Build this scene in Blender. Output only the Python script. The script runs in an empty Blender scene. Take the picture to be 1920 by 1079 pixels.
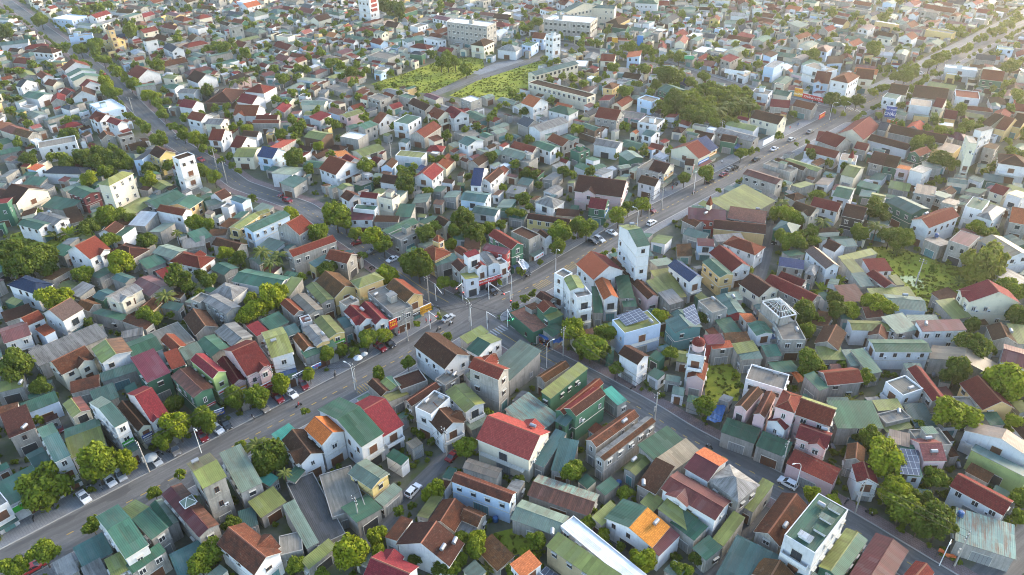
import bpy, math, random
import numpy as np
from mathutils import Vector, Matrix
S = bpy.context.scene
COL = S.collection
# ------------------------------------------------------------------ camera, light, exposure
CAM_H, FOC, PITCH, ROLL = 125.0, 1400.0, math.radians(32.9), math.atan2(40, 2160.4)
cam_d = bpy.data.cameras.new("camera"); cam = bpy.data.objects.new("camera", cam_d); COL.objects.link(cam)
cam_d.sensor_width = 36.0; cam_d.lens = 36.0 * FOC / 1920; cam_d.clip_start = 1.0; cam_d.clip_end = 20000
cam.matrix_world = Matrix.Translation((0, 0, CAM_H)) @ Matrix.Rotation(math.pi / 2 - PITCH, 4, 'X') @ Matrix.Rotation(-ROLL, 4, 'Z')
S.camera = cam
SUN_AZ, SUN_EL = math.radians(58), math.radians(17)
world = bpy.data.worlds.new("World"); S.world = world; world.use_nodes = True
wn = world.node_tree.nodes; wl = world.node_tree.links
bgn = wn["Background"]; sky = wn.new("ShaderNodeTexSky"); sky.sky_type = 'NISHITA'; sky.sun_disc = False
sky.sun_elevation = SUN_EL; sky.sun_rotation = SUN_AZ
sky.dust_density = 1.0; sky.air_density = 1.0; sky.ozone_density = 1.0
wl.new(sky.outputs[0], bgn.inputs[0]); bgn.inputs[1].default_value = 0.15
sun_d = bpy.data.lights.new("sun", 'SUN'); sun_d.energy = 1.5; sun_d.angle = math.radians(18); sun_d.color = (1.0, 0.86, 0.66)
sun = bpy.data.objects.new("sun", sun_d); COL.objects.link(sun)
_ts = Vector((math.cos(SUN_EL) * math.sin(SUN_AZ), math.cos(SUN_EL) * math.cos(SUN_AZ), math.sin(SUN_EL)))
sun.rotation_euler = _ts.to_track_quat('Z', 'Y').to_euler()
S.view_settings.view_transform = 'Standard'; S.view_settings.look = 'None'
S.view_settings.exposure = 2.42; S.view_settings.gamma = 1.0
S.cycles.use_denoising = True; S.cycles.filter_width = 1.0
S.cycles.max_bounces = 4; S.cycles.diffuse_bounces = 2; S.cycles.glossy_bounces = 2; S.cycles.transmission_bounces = 2; S.cycles.volume_bounces = 1
S.cycles.use_adaptive_sampling = True
RND = random.Random(11); NR = np.random.RandomState(5)

# ------------------------------------------------------------------ photo pixel (1920 wide) -> point at height z
_cr, _sr, _cp, _sp = math.cos(ROLL), math.sin(ROLL), math.cos(PITCH), math.sin(PITCH)
def up(x, y, z=0.0):
    a, b = x - 960.0, y - 539.5
    dx = (a * _cr - b * _sr) / FOC; dy = -(a * _sr + b * _cr) / FOC
    d = Vector((dx, _cp + dy * _sp, -_sp + dy * _cp))
    return Vector((0, 0, CAM_H)) + d * ((z - CAM_H) / d.z)
def px(p):
    v = Vector(p) - Vector((0, 0, CAM_H))
    x = v.x; f = v.y * _cp - v.z * _sp; u = v.y * _sp + v.z * _cp
    a, b = x / f * FOC, -u / f * FOC
    return a * _cr + b * _sr + 960, -a * _sr + b * _cr + 539.5

# ------------------------------------------------------------------ materials
MATS = {}
def _n(nt, t, **kw):
    n = nt.nodes.new(t)
    for k, v in kw.items():
        if k.startswith('i_'):
            n.inputs[k[2:].replace('_', ' ')].default_value = v
        else: setattr(n, k, v)
    return n
def base_mat(name, rough=0.8, spec=0.3):
    m = bpy.data.materials.new(name); m.use_nodes = True
    nt = m.node_tree; b = nt.nodes["Principled BSDF"]
    b.inputs["Roughness"].default_value = rough; b.inputs["Specular IOR Level"].default_value = spec
    MATS[name] = m
    return m, nt, b
def rnd_uv(nt):
    """UV (metres) shifted by a random amount per object / per house, and the random value itself."""
    oi = _n(nt, "ShaderNodeObjectInfo"); at = _n(nt, "ShaderNodeAttribute", attribute_name="var")
    ad = _n(nt, "ShaderNodeMath", operation='ADD'); nt.links.new(oi.outputs["Random"], ad.inputs[0]); nt.links.new(at.outputs["Fac"], ad.inputs[1])
    fr = _n(nt, "ShaderNodeMath", operation='FRACT'); nt.links.new(ad.outputs[0], fr.inputs[0])
    uv = _n(nt, "ShaderNodeUVMap", uv_map="UVMap")
    ml = _n(nt, "ShaderNodeMath", operation='MULTIPLY'); ml.inputs[1].default_value = 211.0; nt.links.new(fr.outputs[0], ml.inputs[0])
    va = _n(nt, "ShaderNodeVectorMath", operation='ADD'); nt.links.new(uv.outputs[0], va.inputs[0]); nt.links.new(ml.outputs[0], va.inputs[1])
    return va.outputs[0], fr.outputs[0], uv.outputs[0]
def scaled(nt, vec, s):
    m = _n(nt, "ShaderNodeMapping"); m.inputs["Scale"].default_value = s; nt.links.new(vec, m.inputs["Vector"]); return m.outputs[0]
def noise(nt, vec, scale, detail=4, rough=0.6):
    n = _n(nt, "ShaderNodeTexNoise"); n.inputs["Scale"].default_value = scale; n.inputs["Detail"].default_value = detail; n.inputs["Roughness"].default_value = rough
    if vec is not None: nt.links.new(vec, n.inputs["Vector"])
    return n.outputs["Fac"]
def ramp(nt, fac, a, b, ca=(0, 0, 0, 1), cb=(1, 1, 1, 1)):
    r = _n(nt, "ShaderNodeValToRGB"); r.color_ramp.elements[0].position = a; r.color_ramp.elements[1].position = b
    r.color_ramp.elements[0].color = ca; r.color_ramp.elements[1].color = cb
    nt.links.new(fac, r.inputs[0]); return r.outputs[0]
def mix(nt, fac, a, b, mode='MIX'):
    m = _n(nt, "ShaderNodeMix", data_type='RGBA', blend_type=mode)
    for sock, v in ((0, fac), (6, a), (7, b)):
        if hasattr(v, 'is_output'): nt.links.new(v, m.inputs[sock])
        elif sock == 0: m.inputs[0].default_value = v
        else: m.inputs[sock].default_value = (*v[:3], 1)
    return m.outputs[2]
def vary(nt, col, r, lo=0.82, hi=1.18, hue=0.02):
    h = _n(nt, "ShaderNodeHueSaturation"); mr = _n(nt, "ShaderNodeMapRange"); mr.inputs[3].default_value = lo; mr.inputs[4].default_value = hi
    nt.links.new(r, mr.inputs[0]); nt.links.new(mr.outputs[0], h.inputs["Value"])
    m2 = _n(nt, "ShaderNodeMath", operation='MULTIPLY'); m2.inputs[1].default_value = 7.31; nt.links.new(r, m2.inputs[0])
    f2 = _n(nt, "ShaderNodeMath", operation='FRACT'); nt.links.new(m2.outputs[0], f2.inputs[0])
    mh = _n(nt, "ShaderNodeMapRange"); mh.inputs[3].default_value = 0.5 - hue; mh.inputs[4].default_value = 0.5 + hue
    nt.links.new(f2.outputs[0], mh.inputs[0]); nt.links.new(mh.outputs[0], h.inputs["Hue"])
    nt.links.new(col, h.inputs["Color"]); return h.outputs[0]
def bump(nt, b, h, strength=0.4, dist=0.05):
    bp = _n(nt, "ShaderNodeBump"); bp.inputs["Strength"].default_value = strength; bp.inputs["Distance"].default_value = dist
    nt.links.new(h, bp.inputs["Height"]); nt.links.new(bp.outputs[0], b.inputs["Normal"])

def metal_roof(name, c, rust=0.35, stain=(0.10, 0.055, 0.035), patch=False):
    m, nt, b = base_mat(name, 0.55, 0.16)
    v, r, uv = rnd_uv(nt)
    br = _n(nt, "ShaderNodeTexBrick", offset=0.0, squash=1.0); br.inputs["Scale"].default_value = 1.0
    br.inputs["Brick Width"].default_value = 1.07; br.inputs["Row Height"].default_value = 3.1 if patch else 60.0
    br.inputs["Mortar Size"].default_value = 0.03; br.inputs["Mortar Smooth"].default_value = 0.6
    k = 0.72 if not patch else 0.55
    br.inputs["Color1"].default_value = (*[x * k for x in c], 1); br.inputs["Color2"].default_value = (*[min(1, x * (2 - k)) for x in c], 1)
    if patch: br.inputs["Color2"].default_value = (0.20, 0.27, 0.20, 1); br.inputs["Color1"].default_value = (0.09, 0.17, 0.15, 1)
    br.inputs["Mortar"].default_value = (*[x * 0.72 for x in c], 1)
    nt.links.new(v, br.inputs["Vector"])
    b2 = _n(nt, "ShaderNodeTexBrick", offset=0.37); b2.inputs["Scale"].default_value = 1.0; b2.inputs["Brick Width"].default_value = 1.07; b2.inputs["Row Height"].default_value = 3.7; b2.inputs["Mortar Size"].default_value = 0.0
    b2.inputs["Color1"].default_value = (0, 0, 0, 1); b2.inputs["Color2"].default_value = (1, 1, 1, 1); nt.links.new(v, b2.inputs["Vector"])
    sheet = mix(nt, ramp(nt, b2.outputs["Color"], 0.80, 0.84, (0, 0, 0, 1), (.55, .55, .55, 1)), br.outputs["Color"], [x * 0.7 + 0.055 for x in c]); sheet = mix(nt, ramp(nt, b2.outputs["Color"], 0.10, 0.14, (.6, .6, .6, 1), (0, 0, 0, 1)), sheet, [x * 0.5 for x in c])
    big = noise(nt, v, 0.22, 5, 0.65)
    col = mix(nt, ramp(nt, big, 0.35, 0.75), sheet, [x * 0.68 + 0.012 for x in c])
    streak = noise(nt, scaled(nt, v, (1.1, 0.13, 1)), 1.0, 6, 0.75)
    thr = 0.58 - 0.2 * rust
    col = mix(nt, ramp(nt, streak, thr, thr + 0.16, (0, 0, 0, 1), (0.85 * min(1, rust * 1.6),) * 3 + (1,)), col, stain)
    fade = noise(nt, v, 0.9, 3, 0.5)
    col = mix(nt, ramp(nt, fade, 0.5, 0.85, (0, 0, 0, 1), (0.35,) * 3 + (1,)), col, [x * 1.3 + 0.012 for x in c])
    col = vary(nt, col, r, 0.78, 1.2, 0.02)
    nt.links.new(col, b.inputs["Base Color"])
    wv = _n(nt, "ShaderNodeTexWave", wave_type='BANDS', bands_direction='X'); wv.inputs["Scale"].default_value = 0.9; nt.links.new(uv, wv.inputs["Vector"])
    bump(nt, b, wv.outputs["Fac"], 0.35, 0.06)
def tile_roof(name, c, dark, moss=0.5):
    m, nt, b = base_mat(name, 0.85, 0.08)
    v, r, uv = rnd_uv(nt)
    br = _n(nt, "ShaderNodeTexBrick", offset=0.5); br.inputs["Scale"].default_value = 1.0
    br.inputs["Brick Width"].default_value = 0.3; br.inputs["Row Height"].default_value = 0.34; br.inputs["Mortar Size"].default_value = 0.025
    br.inputs["Color1"].default_value = (*[x * 0.78 for x in c], 1); br.inputs["Color2"].default_value = (*[x * 1.2 for x in c], 1); br.inputs["Mortar"].default_value = (*[x * 0.55 for x in c], 1)
    nt.links.new(v, br.inputs["Vector"])
    n1 = noise(nt, v, 0.45, 7, 0.72)
    t = 0.62 - 0.22 * moss
    col = mix(nt, ramp(nt, n1, t, t + 0.2, (0, 0, 0, 1), (0.9 * min(1, moss + .3),) * 3 + (1,)), br.outputs["Color"], dark)
    n4 = noise(nt, v, 1.4, 5, 0.75); col = mix(nt, ramp(nt, n4, 0.57, 0.72, (0, 0, 0, 1), (.5 * min(1, moss + .2),) * 3 + (1,)), col, (0.16, 0.145, 0.12))
    n2 = noise(nt, scaled(nt, v, (1.3, 0.28, 1)), 1.3, 6, 0.75)
    col = mix(nt, ramp(nt, n2, 0.50, 0.78, (0, 0, 0, 1), (0.55,) * 3 + (1,)), col, [x * 0.45 for x in c])
    col = vary(nt, col, r, 0.75, 1.25, 0.018)
    nt.links.new(col, b.inputs["Base Color"])
    bump(nt, b, br.outputs["Fac"], 0.5, -0.04)
def wall_mat(name, c, grime=0.5):
    m, nt, b = base_mat(name, 0.88, 0.1)
    v, r, uv = rnd_uv(nt)
    n1 = noise(nt, v, 0.35, 6, 0.7)
    col = mix(nt, ramp(nt, n1, 0.62 - 0.25 * grime, 0.85 - .1 * grime), c, [x * 0.62 for x in c])
    n2 = noise(nt, scaled(nt, v, (1.9, 0.16, 1)), 1.0, 6, 0.72)
    col = mix(nt, ramp(nt, n2, 0.60 - 0.16 * grime, 0.84, (0, 0, 0, 1), (0.8 * grime + .1,) * 3 + (1,)), col, (0.085, 0.08, 0.07))
    n3 = noise(nt, v, 2.3, 3, 0.5)
    col = mix(nt, ramp(nt, n3, 0.45, 0.9, (0, 0, 0, 1), (0.25,) * 3 + (1,)), col, [x * 0.75 for x in c])
    col = vary(nt, col, r, 0.86, 1.08, 0.012)
    nt.links.new(col, b.inputs["Base Color"])
def plain(name, c, rough=0.6, spec=0.3, metal=0.0, emit=None):
    m, nt, b = base_mat(name, rough, spec)
    oc = _n(nt, "ShaderNodeTexCoord"); n = noise(nt, oc.outputs["Object"], 3.0, 4, 0.6)
    col = mix(nt, ramp(nt, n, 0.3, 0.8), [x * 0.85 for x in c], [min(1, x * 1.08) for x in c])
    nt.links.new(col, b.inputs["Base Color"]); b.inputs["Metallic"].default_value = metal
    if emit: b.inputs["Emission Color"].default_value = (*c, 1); b.inputs["Emission Strength"].default_value = emit
ROOFS = {  # code: (word, kind)
 'r': ('red', 't'), 'r2': ('brick red', 't'), 'r3': ('faded pinkish brown', 't'), 'o': ('orange terracotta', 't'), 'O': ('bright orange', 't'), 'r4': ('orange-red', 't'), 'b': ('mossy brown', 't'), 'd': ('dark brown', 't'), 'd2': ('plum brown', 't'),
 'g': ('green', 'm'), 't': ('teal', 'm'), 'T': ('turquoise', 'm'), 'y': ('olive', 'm'), 'Y2': ('brownish olive', 'm'), 'l': ('grey green', 'm'), 'l2': ('pale grey', 'm'), 'k': ('grey', 'm'), 'K': ('blackened', 'm'),
 'B': ('navy blue', 't'), 'B2': ('bright blue', 'm'), 'm': ('maroon', 'm'), 'm2': ('dusty maroon', 'm'), 'n': ('rusty', 'm'), 'a': ('tan', 'm'), 'a2': ('grey tan', 'm'), 'p': ('patched', 'm'), 'c': ('concrete', 'c'), 'W': ('bright white', 'm'), 'W2': ('white', 'c'), 'K2': ('slate', 't'), 'G': ('dark green', 'm'), 'w': ('white', 'c')}
tile_roof('r_r', (0.135, 0.027, 0.021), (0.085, 0.030, 0.028), 0.35); tile_roof('r_r2', (0.120, 0.030, 0.022), (0.07, 0.03, 0.027), 0.4)
tile_roof('r_r3', (0.19, 0.075, 0.06), (0.09, 0.05, 0.045), 0.5); tile_roof('r_o', (0.320, 0.095, 0.042), (0.22, 0.06, 0.035), 0.25)
tile_roof('r_r4', (0.245, 0.058, 0.042), (0.17, 0.04, 0.032), 0.2); tile_roof('r_O', (0.600, 0.210, 0.045), (0.36, 0.11, 0.03), 0.1); tile_roof('r_b', (0.098, 0.040, 0.021), (0.033, 0.020, 0.015), 0.75); tile_roof('r_d', (0.050, 0.023, 0.016), (0.028, 0.017, 0.014), 0.5)
tile_roof('r_d2', (0.105, 0.070, 0.065), (0.06, 0.045, 0.043), 0.3); tile_roof('r_B', (0.024, 0.036, 0.085), (0.015, 0.028, 0.08), 0.25); tile_roof('r_K2', (0.055, 0.062, 0.075), (0.035, 0.04, 0.048), 0.3)
metal_roof('r_g', (0.034, 0.090, 0.056), 0.25); metal_roof('r_G', (0.020, 0.072, 0.042), 0.2); metal_roof('r_t', (0.042, 0.088, 0.080), 0.2); metal_roof('r_T', (0.040, 0.200, 0.165), 0.2)
metal_roof('r_y', (0.150, 0.165, 0.048), 0.4, (0.10, 0.075, 0.03)); metal_roof('r_Y2', (0.10, 0.09, 0.045), 0.5); metal_roof('r_l', (0.130, 0.168, 0.128), 0.35); metal_roof('r_l2', (0.34, 0.36, 0.38), 0.3)
metal_roof('r_k', (0.175, 0.168, 0.158), 0.55, (0.05, 0.045, 0.04)); metal_roof('r_K', (0.05, 0.05, 0.052), 0.5, (0.022, 0.022, 0.022)); metal_roof('r_B2', (0.045, 0.100, 0.200), 0.15)
metal_roof('r_m', (0.090, 0.019, 0.022), 0.25, (0.09, 0.03, 0.028)); metal_roof('r_m2', (0.120, 0.045, 0.050), 0.3, (0.09, 0.05, 0.045)); metal_roof('r_n', (0.14, 0.055, 0.033), 0.9, (0.055, 0.028, 0.02))
metal_roof('r_a', (0.22, 0.165, 0.115), 0.35); metal_roof('r_a2', (0.17, 0.145, 0.115), 0.45); metal_roof('r_p', (0.12, 0.20, 0.17), 0.7, (0.12, 0.055, 0.04), True); metal_roof('r_W', (0.62, 0.63, 0.65), 0.2)
wall_mat('r_c', (0.235, 0.215, 0.185), 1.35); wall_mat('r_W2', (0.62, 0.62, 0.60), 0.45); wall_mat('r_w', (0.62, 0.62, 0.60), 0.45)
WALLS = {'w': 'white', 'c': 'cream', 'y': 'yellow', 'g': 'grey', 'b': 'pale blue', 'p': 'pink', 'G': 'green', 'K': 'black', 'r': 'red', 'm': 'maroon', 't': 'teal', 'Y': 'lime', 'a': 'tan', 'd': 'brown', 'v': 'vine'}
for k, c, g in (('w', (0.54, 0.545, 0.555), 0.42), ('c', (0.56, 0.51, 0.40), 0.32), ('y', (0.52, 0.38, 0.17), 0.3), ('g', (0.33, 0.315, 0.29), 0.95), ('b', (0.40, 0.50, 0.62), 0.25), ('p', (0.52, 0.37, 0.37), 0.3),
                ('G', (0.05, 0.125, 0.085), 0.3), ('K', (0.03, 0.028, 0.03), 0.3), ('r', (0.26, 0.05, 0.045), 0.4), ('m', (0.20, 0.06, 0.06), 0.6), ('t', (0.10, 0.21, 0.22), 0.3), ('Y', (0.32, 0.40, 0.16), 0.35), ('a', (0.34, 0.27, 0.18), 0.6), ('d', (0.13, 0.08, 0.06), 0.5)):
    wall_mat('w_' + k, c, g)
wall_mat('trim', (0.50, 0.48, 0.43), 0.5); wall_mat('ridge', (0.21, 0.095, 0.06), 0.4)
plain('glass', (0.028, 0.034, 0.042), 0.12, 0.6); plain('frame_white', (0.62, 0.62, 0.62)); plain('frame_brown', (0.11, 0.05, 0.03)); plain('shutter', (0.22, 0.23, 0.235), 0.5); plain('wood', (0.13, 0.055, 0.03))
plain('dark_metal', (0.045, 0.045, 0.05), 0.5); plain('steel', (0.26, 0.27, 0.29), 0.5, 0.5, 0.5); plain('pole_concrete', (0.33, 0.31, 0.28), 0.9); plain('blue_plastic', (0.03, 0.09, 0.22), 0.5)
plain('rubber', (0.02, 0.02, 0.02), 0.8); plain('lamp_white', (0.7, 0.7, 0.68), 0.4); plain('skin', (0.35, 0.2, 0.14)); plain('rail_white', (0.5, 0.5, 0.48), 0.5)
for nm, c, e in (('sign_red', (.42, .015, .02), 0), ('sign_white', (.66, .66, .66), 0), ('sign_yellow', (.55, .27, .015), 0), ('sign_green', (.03, .28, .03), 0), ('sign_blue', (.02, .05, .22), 0), ('sign_sky', (.02, .16, .42), 0), ('sign_dark', (.02, .03, .05), 0), ('letter_white', (.75, .75, .75), 0), ('letter_yellow', (.8, .55, .02), 0), ('letter_red', (.5, .02, .02), 0), ('letter_brown', (.16, .05, .01), 0), ('sign_lit', (1.0, .55, .12), .9), ('sign_glow', (.06, .30, .14), 0), ('sign_orange', (.5, .13, .04), 0)): plain(nm, c, .5, .3, 0, e or None)
# ------------------------------------------------------------------ mesh helpers
class MB:
    def __init__(s): s.v = []; s.f = []; s.m = []; s.u = []; s.mats = []; s.var = []; s.cv = 0.0
    def mi(s, name):
        if name not in s.mats: s.mats.append(name)
        return s.mats.index(name)
    def face(s, pts, mat, uv=None):
        i = len(s.v); s.v.extend([tuple(p) for p in pts]); s.f.append(tuple(range(i, i + len(pts)))); s.m.append(s.mi(mat))
        if uv is None:
            a = Vector(pts[0]); e = (Vector(pts[1]) - a); e = e.normalized() if e.length > 1e-6 else Vector((1, 0, 0))
            nrm = e.cross(Vector(pts[2]) - a); nrm = nrm.normalized() if nrm.length > 1e-9 else Vector((0, 0, 1)); g = nrm.cross(e)
            uv = [((Vector(p) - a).dot(e), (Vector(p) - a).dot(g)) for p in pts]
        s.u.append(uv); s.var.append(s.cv)
    def box(s, x0, x1, y0, y1, z0, z1, mat, bottom=False, top=True):
        p = [(x0, y0, z0), (x1, y0, z0), (x1, y1, z0), (x0, y1, z0), (x0, y0, z1), (x1, y0, z1), (x1, y1, z1), (x0, y1, z1)]
        for q in ((0, 1, 5, 4), (1, 2, 6, 5), (2, 3, 7, 6), (3, 0, 4, 7)) + (((4, 5, 6, 7),) if top else ()) + (((3, 2, 1, 0),) if bottom else ()): s.face([p[i] for i in q], mat)
    def slab(s, pts, t, mat, trim, uv=None):
        s.face(pts, mat, uv); lo = [(p[0], p[1], p[2] - t) for p in pts]; n = len(pts)
        s.face(lo[::-1], trim)
        for i in range(n): s.face([pts[i], lo[i], lo[(i + 1) % n], pts[(i + 1) % n]], trim)
    def tube(s, pts, rads, mat, n=6, cap=True):
        rings = []
        for k, p in enumerate(pts):
            p = Vector(p); d = (Vector(pts[min(k + 1, len(pts) - 1)]) - Vector(pts[max(k - 1, 0)])).normalized()
            a = d.orthogonal().normalized(); b = d.cross(a); r = rads[k] if hasattr(rads, '__len__') else rads
            rings.append([p + (a * math.cos(2 * math.pi * i / n) + b * math.sin(2 * math.pi * i / n)) * r for i in range(n)])
        for k in range(len(rings) - 1):
            for i in range(n): s.face([rings[k][i], rings[k][(i + 1) % n], rings[k + 1][(i + 1) % n], rings[k + 1][i]], mat)
        if cap: s.face(rings[-1], mat); s.face(rings[0][::-1], mat)
    def add(s, o, M=None):
        k = len(s.v)
        if M is None: s.v.extend(o.v)
        else:
            a = np.array(o.v) @ np.array(M.to_3x3()).T + np.array(M.translation); s.v.extend(map(tuple, a.tolist()))
        s.f.extend([tuple(i + k for i in f) for f in o.f]); mm = [s.mi(n) for n in o.mats]; s.m.extend([mm[i] for i in o.m]); s.u.extend(o.u); s.var.extend([s.cv] * len(o.f))
    def mesh(s, name, smooth=False):
        me = bpy.data.meshes.new(name); me.from_pydata(s.v, [], s.f)
        for n in s.mats: me.materials.append(MATS[n])
        me.polygons.foreach_set("material_index", s.m)
        uvl = me.uv_layers.new(name="UVMap"); flat = [c for f in s.u for p in f for c in p]; uvl.data.foreach_set("uv", flat)
        if any(s.var):
            at = me.attributes.new("var", 'FLOAT', 'FACE'); at.data.foreach_set("value", s.var)
        if smooth: me.polygons.foreach_set("use_smooth", [True] * len(s.f))
        me.update(); return me
def link(name, data, parent=None, loc=None, rz=None):
    o = bpy.data.objects.new(name, data); COL.objects.link(o)
    if parent is not None: o.parent = parent
    if loc is not None: o.location = loc
    if rz is not None: o.rotation_euler = (0, 0, rz)
    return o
def tag(o, label=None, cat=None, group=None, kind=None):
    for k, v in (('label', label), ('category', cat), ('group', group), ('kind', kind)):
        if v: o[k] = v
    return o
def empty(name, loc, rz=0.0): return link(name, None, None, loc, rz)

# ------------------------------------------------------------------ roads, pavements, ground
GX0, GX1, GY0, GY1 = -520, 520, 55, 760
occ = np.zeros((GY1 - GY0, GX1 - GX0), bool)
_gy, _gx = np.mgrid[GY0:GY1, GX0:GX1]; _gx = _gx + .5; _gy = _gy + .5
def polyd(pts, X, Y):
    best = np.full(np.shape(X), 1e9)
    for (ax, ay), (bx, by) in zip(pts[:-1], pts[1:]):
        dx, dy = bx - ax, by - ay; t = np.clip(((X - ax) * dx + (Y - ay) * dy) / (dx * dx + dy * dy + 1e-9), 0, 1)
        best = np.minimum(best, np.hypot(X - ax - t * dx, Y - ay - t * dy))
    return best
def inpoly(poly, X, Y):
    c = np.zeros(np.shape(X), bool); n = len(poly)
    for i in range(n):
        (ax, ay), (bx, by) = poly[i], poly[(i + 1) % n]
        k = ((ay > Y) != (by > Y)) & (X < (bx - ax) * (Y - ay) / ((by - ay) or 1e-9) + ax); c ^= k
    return c
def G(*pts): return [tuple(up(x, y)[:2]) for x, y in pts]
def ext(p, d0=80, d1=150):
    a, b = Vector(p[0]), Vector(p[1]); c, e = Vector(p[-1]), Vector(p[-2])
    return [tuple(a + (a - b).normalized() * d0)] + p + [tuple(c + (c - e).normalized() * d1)]
def resample(p, step):
    out = []; 
    for (a, b) in zip(p[:-1], p[1:]):
        a, b = Vector(a), Vector(b); n = max(1, int((b - a).length / step))
        out += [a.lerp(b, i / n) for i in range(n)]
    out.append(Vector(p[-1])); 
    for _ in range(6):
        out = [out[0]] + [(out[i - 1] + out[i] * 2 + out[i + 1]) / 4 for i in range(1, len(out) - 1)] + [out[-1]]
    return out
RA = ext(G((98, 1018), (421, 846), (735, 680), (886, 589), (1012, 529), (1198, 417), (1400, 312), (1580, 216), (1727, 143), (1780, 112), (1920, 40)), 90, 250)
RB = ext(G((143, 100), (200, 142), (263, 207), (320, 263), (410, 317), (450, 347), (569, 389), (701, 478), (791, 540), (886, 592), (984, 652), (1095, 708), (1216, 775), (1280, 816), (1459, 912), (1593, 988), (1710, 1060)), 250, 60)
RC = G((1640, 237), (1580, 214), (1500, 195), (1400, 170), (1290, 136), (1200, 108), (1090, 93), (980, 72))
RD = G((806, 180), (870, 155), (1017, 108), (1090, 93))
RE = G((806, 180), (862, 196), (935, 213), (985, 229))
L1 = G((1320, 1085), (1400, 985), (1440, 930), (1463, 910)); L2 = G((660, 1040), (692, 1008), (735, 965), (770, 925), (815, 880), (862, 835)); L3 = G((1447, 420), (1437, 470), (1425, 520), (1395, 552)); L4 = G((1960, 985), (1900, 1040), (1830, 1110))
ROADS = [(RA, 5.4), (RB, 3.9), (RC, 5.0), (RD, 3.3), (RE, 2.6), (L1, 2.4), (L2, 2.0), (L3, 2.0), (L4, 3.2)]
dA = polyd(RA, _gx, _gy); dB = polyd(RB, _gx, _gy)
occ |= (dA < np.where(_gy > 300, 11.0, 8.6)) | (dB < np.where(_gy > 230, 9.0, 6.0))
for p, w in ROADS[2:]: occ |= polyd(p, _gx, _gy) < w + .8
m, nt, b = base_mat('asphalt', 0.88, 0.25)
tc = _n(nt, "ShaderNodeTexCoord"); n1 = noise(nt, tc.outputs["Object"], 0.12, 6, .7); n2 = noise(nt, tc.outputs["Object"], 2.5, 4, .7); n3 = noise(nt, tc.outputs["Object"], 0.5, 5, .7)
uvn = _n(nt, "ShaderNodeUVMap", uv_map="UVMap"); tr = noise(nt, scaled(nt, uvn.outputs[0], (0.03, 0.9, 1)), 1.0, 4, .6)
col = mix(nt, ramp(nt, n1, .35, .7), (0.108, 0.106, 0.106), (0.162, 0.158, 0.155)); col = mix(nt, ramp(nt, n2, .4, .8, (0, 0, 0, 1), (.5, .5, .5, 1)), col, (0.065, 0.065, 0.067))
col = mix(nt, ramp(nt, tr, .42, .62, (.75,) * 3 + (1,), (0, 0, 0, 1)), col, (0.075, 0.074, 0.074)); col = mix(nt, ramp(nt, n3, .60, .66, (0, 0, 0, 1), (.5, .5, .5, 1)), col, (0.165, 0.16, 0.155)); n4 = noise(nt, scaled(nt, uvn.outputs[0], (.10, .35, 1)), 1.0, 2, .4); col = mix(nt, ramp(nt, n4, .60, .615, (0, 0, 0, 1), (.55, .55, .55, 1)), col, (0.060, 0.060, 0.062))
nt.links.new(col, b.inputs["Base Color"])
def paving(name, c1, c2, w=0.5):
    m, nt, b = base_mat(name, 0.85, 0.2); tc = _n(nt, "ShaderNodeTexCoord")
    br = _n(nt, "ShaderNodeTexBrick", offset=0.5); br.inputs["Scale"].default_value = 1; br.inputs["Brick Width"].default_value = w; br.inputs["Row Height"].default_value = w; br.inputs["Mortar Size"].default_value = .03
    mp = _n(nt, "ShaderNodeMapping"); mp.inputs["Rotation"].default_value = (0, 0, .78); nt.links.new(tc.outputs["Object"], mp.inputs[0]); nt.links.new(mp.outputs[0], br.inputs[0])
    br.inputs["Color1"].default_value = (*c1, 1); br.inputs["Color2"].default_value = (*c2, 1); br.inputs["Mortar"].default_value = (*[x * .6 for x in c1], 1)
    n1 = noise(nt, tc.outputs["Object"], .35, 6, .7); n2 = noise(nt, tc.outputs["Object"], .09, 4, .6)
    col = mix(nt, ramp(nt, n1, .45, .8, (0, 0, 0, 1), (.7, .7, .7, 1)), br.outputs[0], [x * .5 for x in c1]); col = mix(nt, ramp(nt, n2, .45, .75, (0, 0, 0, 1), (.5, .5, .5, 1)), col, [x * 1.3 for x in c2]); nt.links.new(col, b.inputs["Base Color"])
paving('pav_grey', (0.155, 0.16, 0.17), (0.195, 0.20, 0.21)); paving('pav_red', (0.15, 0.105, 0.10), (0.19, 0.14, 0.135)); plain('kerb', (0.30, 0.29, 0.27), .85)
m, nt, b = base_mat('earth', 0.95, 0.1); tc = _n(nt, "ShaderNodeTexCoord"); n1 = noise(nt, tc.outputs["Object"], .07, 7, .7); n2 = noise(nt, tc.outputs["Object"], .35, 6, .75)
col = mix(nt, ramp(nt, n1, .4, .62), (0.125, 0.118, 0.105), (0.060, 0.076, 0.028)); col = mix(nt, ramp(nt, n2, .45, .75), col, (0.07, 0.066, 0.058)); nt.links.new(col, b.inputs["Base Color"])
m, nt, b = base_mat('meadow', 0.95, 0.1); tc = _n(nt, "ShaderNodeTexCoord"); n1 = noise(nt, tc.outputs["Object"], .10, 7, .72); n2 = noise(nt, tc.outputs["Object"], .5, 6, .75)
col = mix(nt, ramp(nt, n1, .38, .62), (0.15, 0.18, 0.020), (0.25, 0.25, 0.035)); col = mix(nt, ramp(nt, n2, .5, .8), col, (0.07, 0.09, 0.016)); nt.links.new(col, b.inputs["Base Color"])
plain('pond', (0.22, 0.27, 0.07), .25, .5); plain('paint_yellow', (0.36, 0.25, 0.06), .8); plain('paint_white', (0.30, 0.30, 0.295), .8)
def structure(name, mb): o = link(name, mb.mesh(name)); o['kind'] = 'structure'; return o
g = MB(); R_ = 9000
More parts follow.
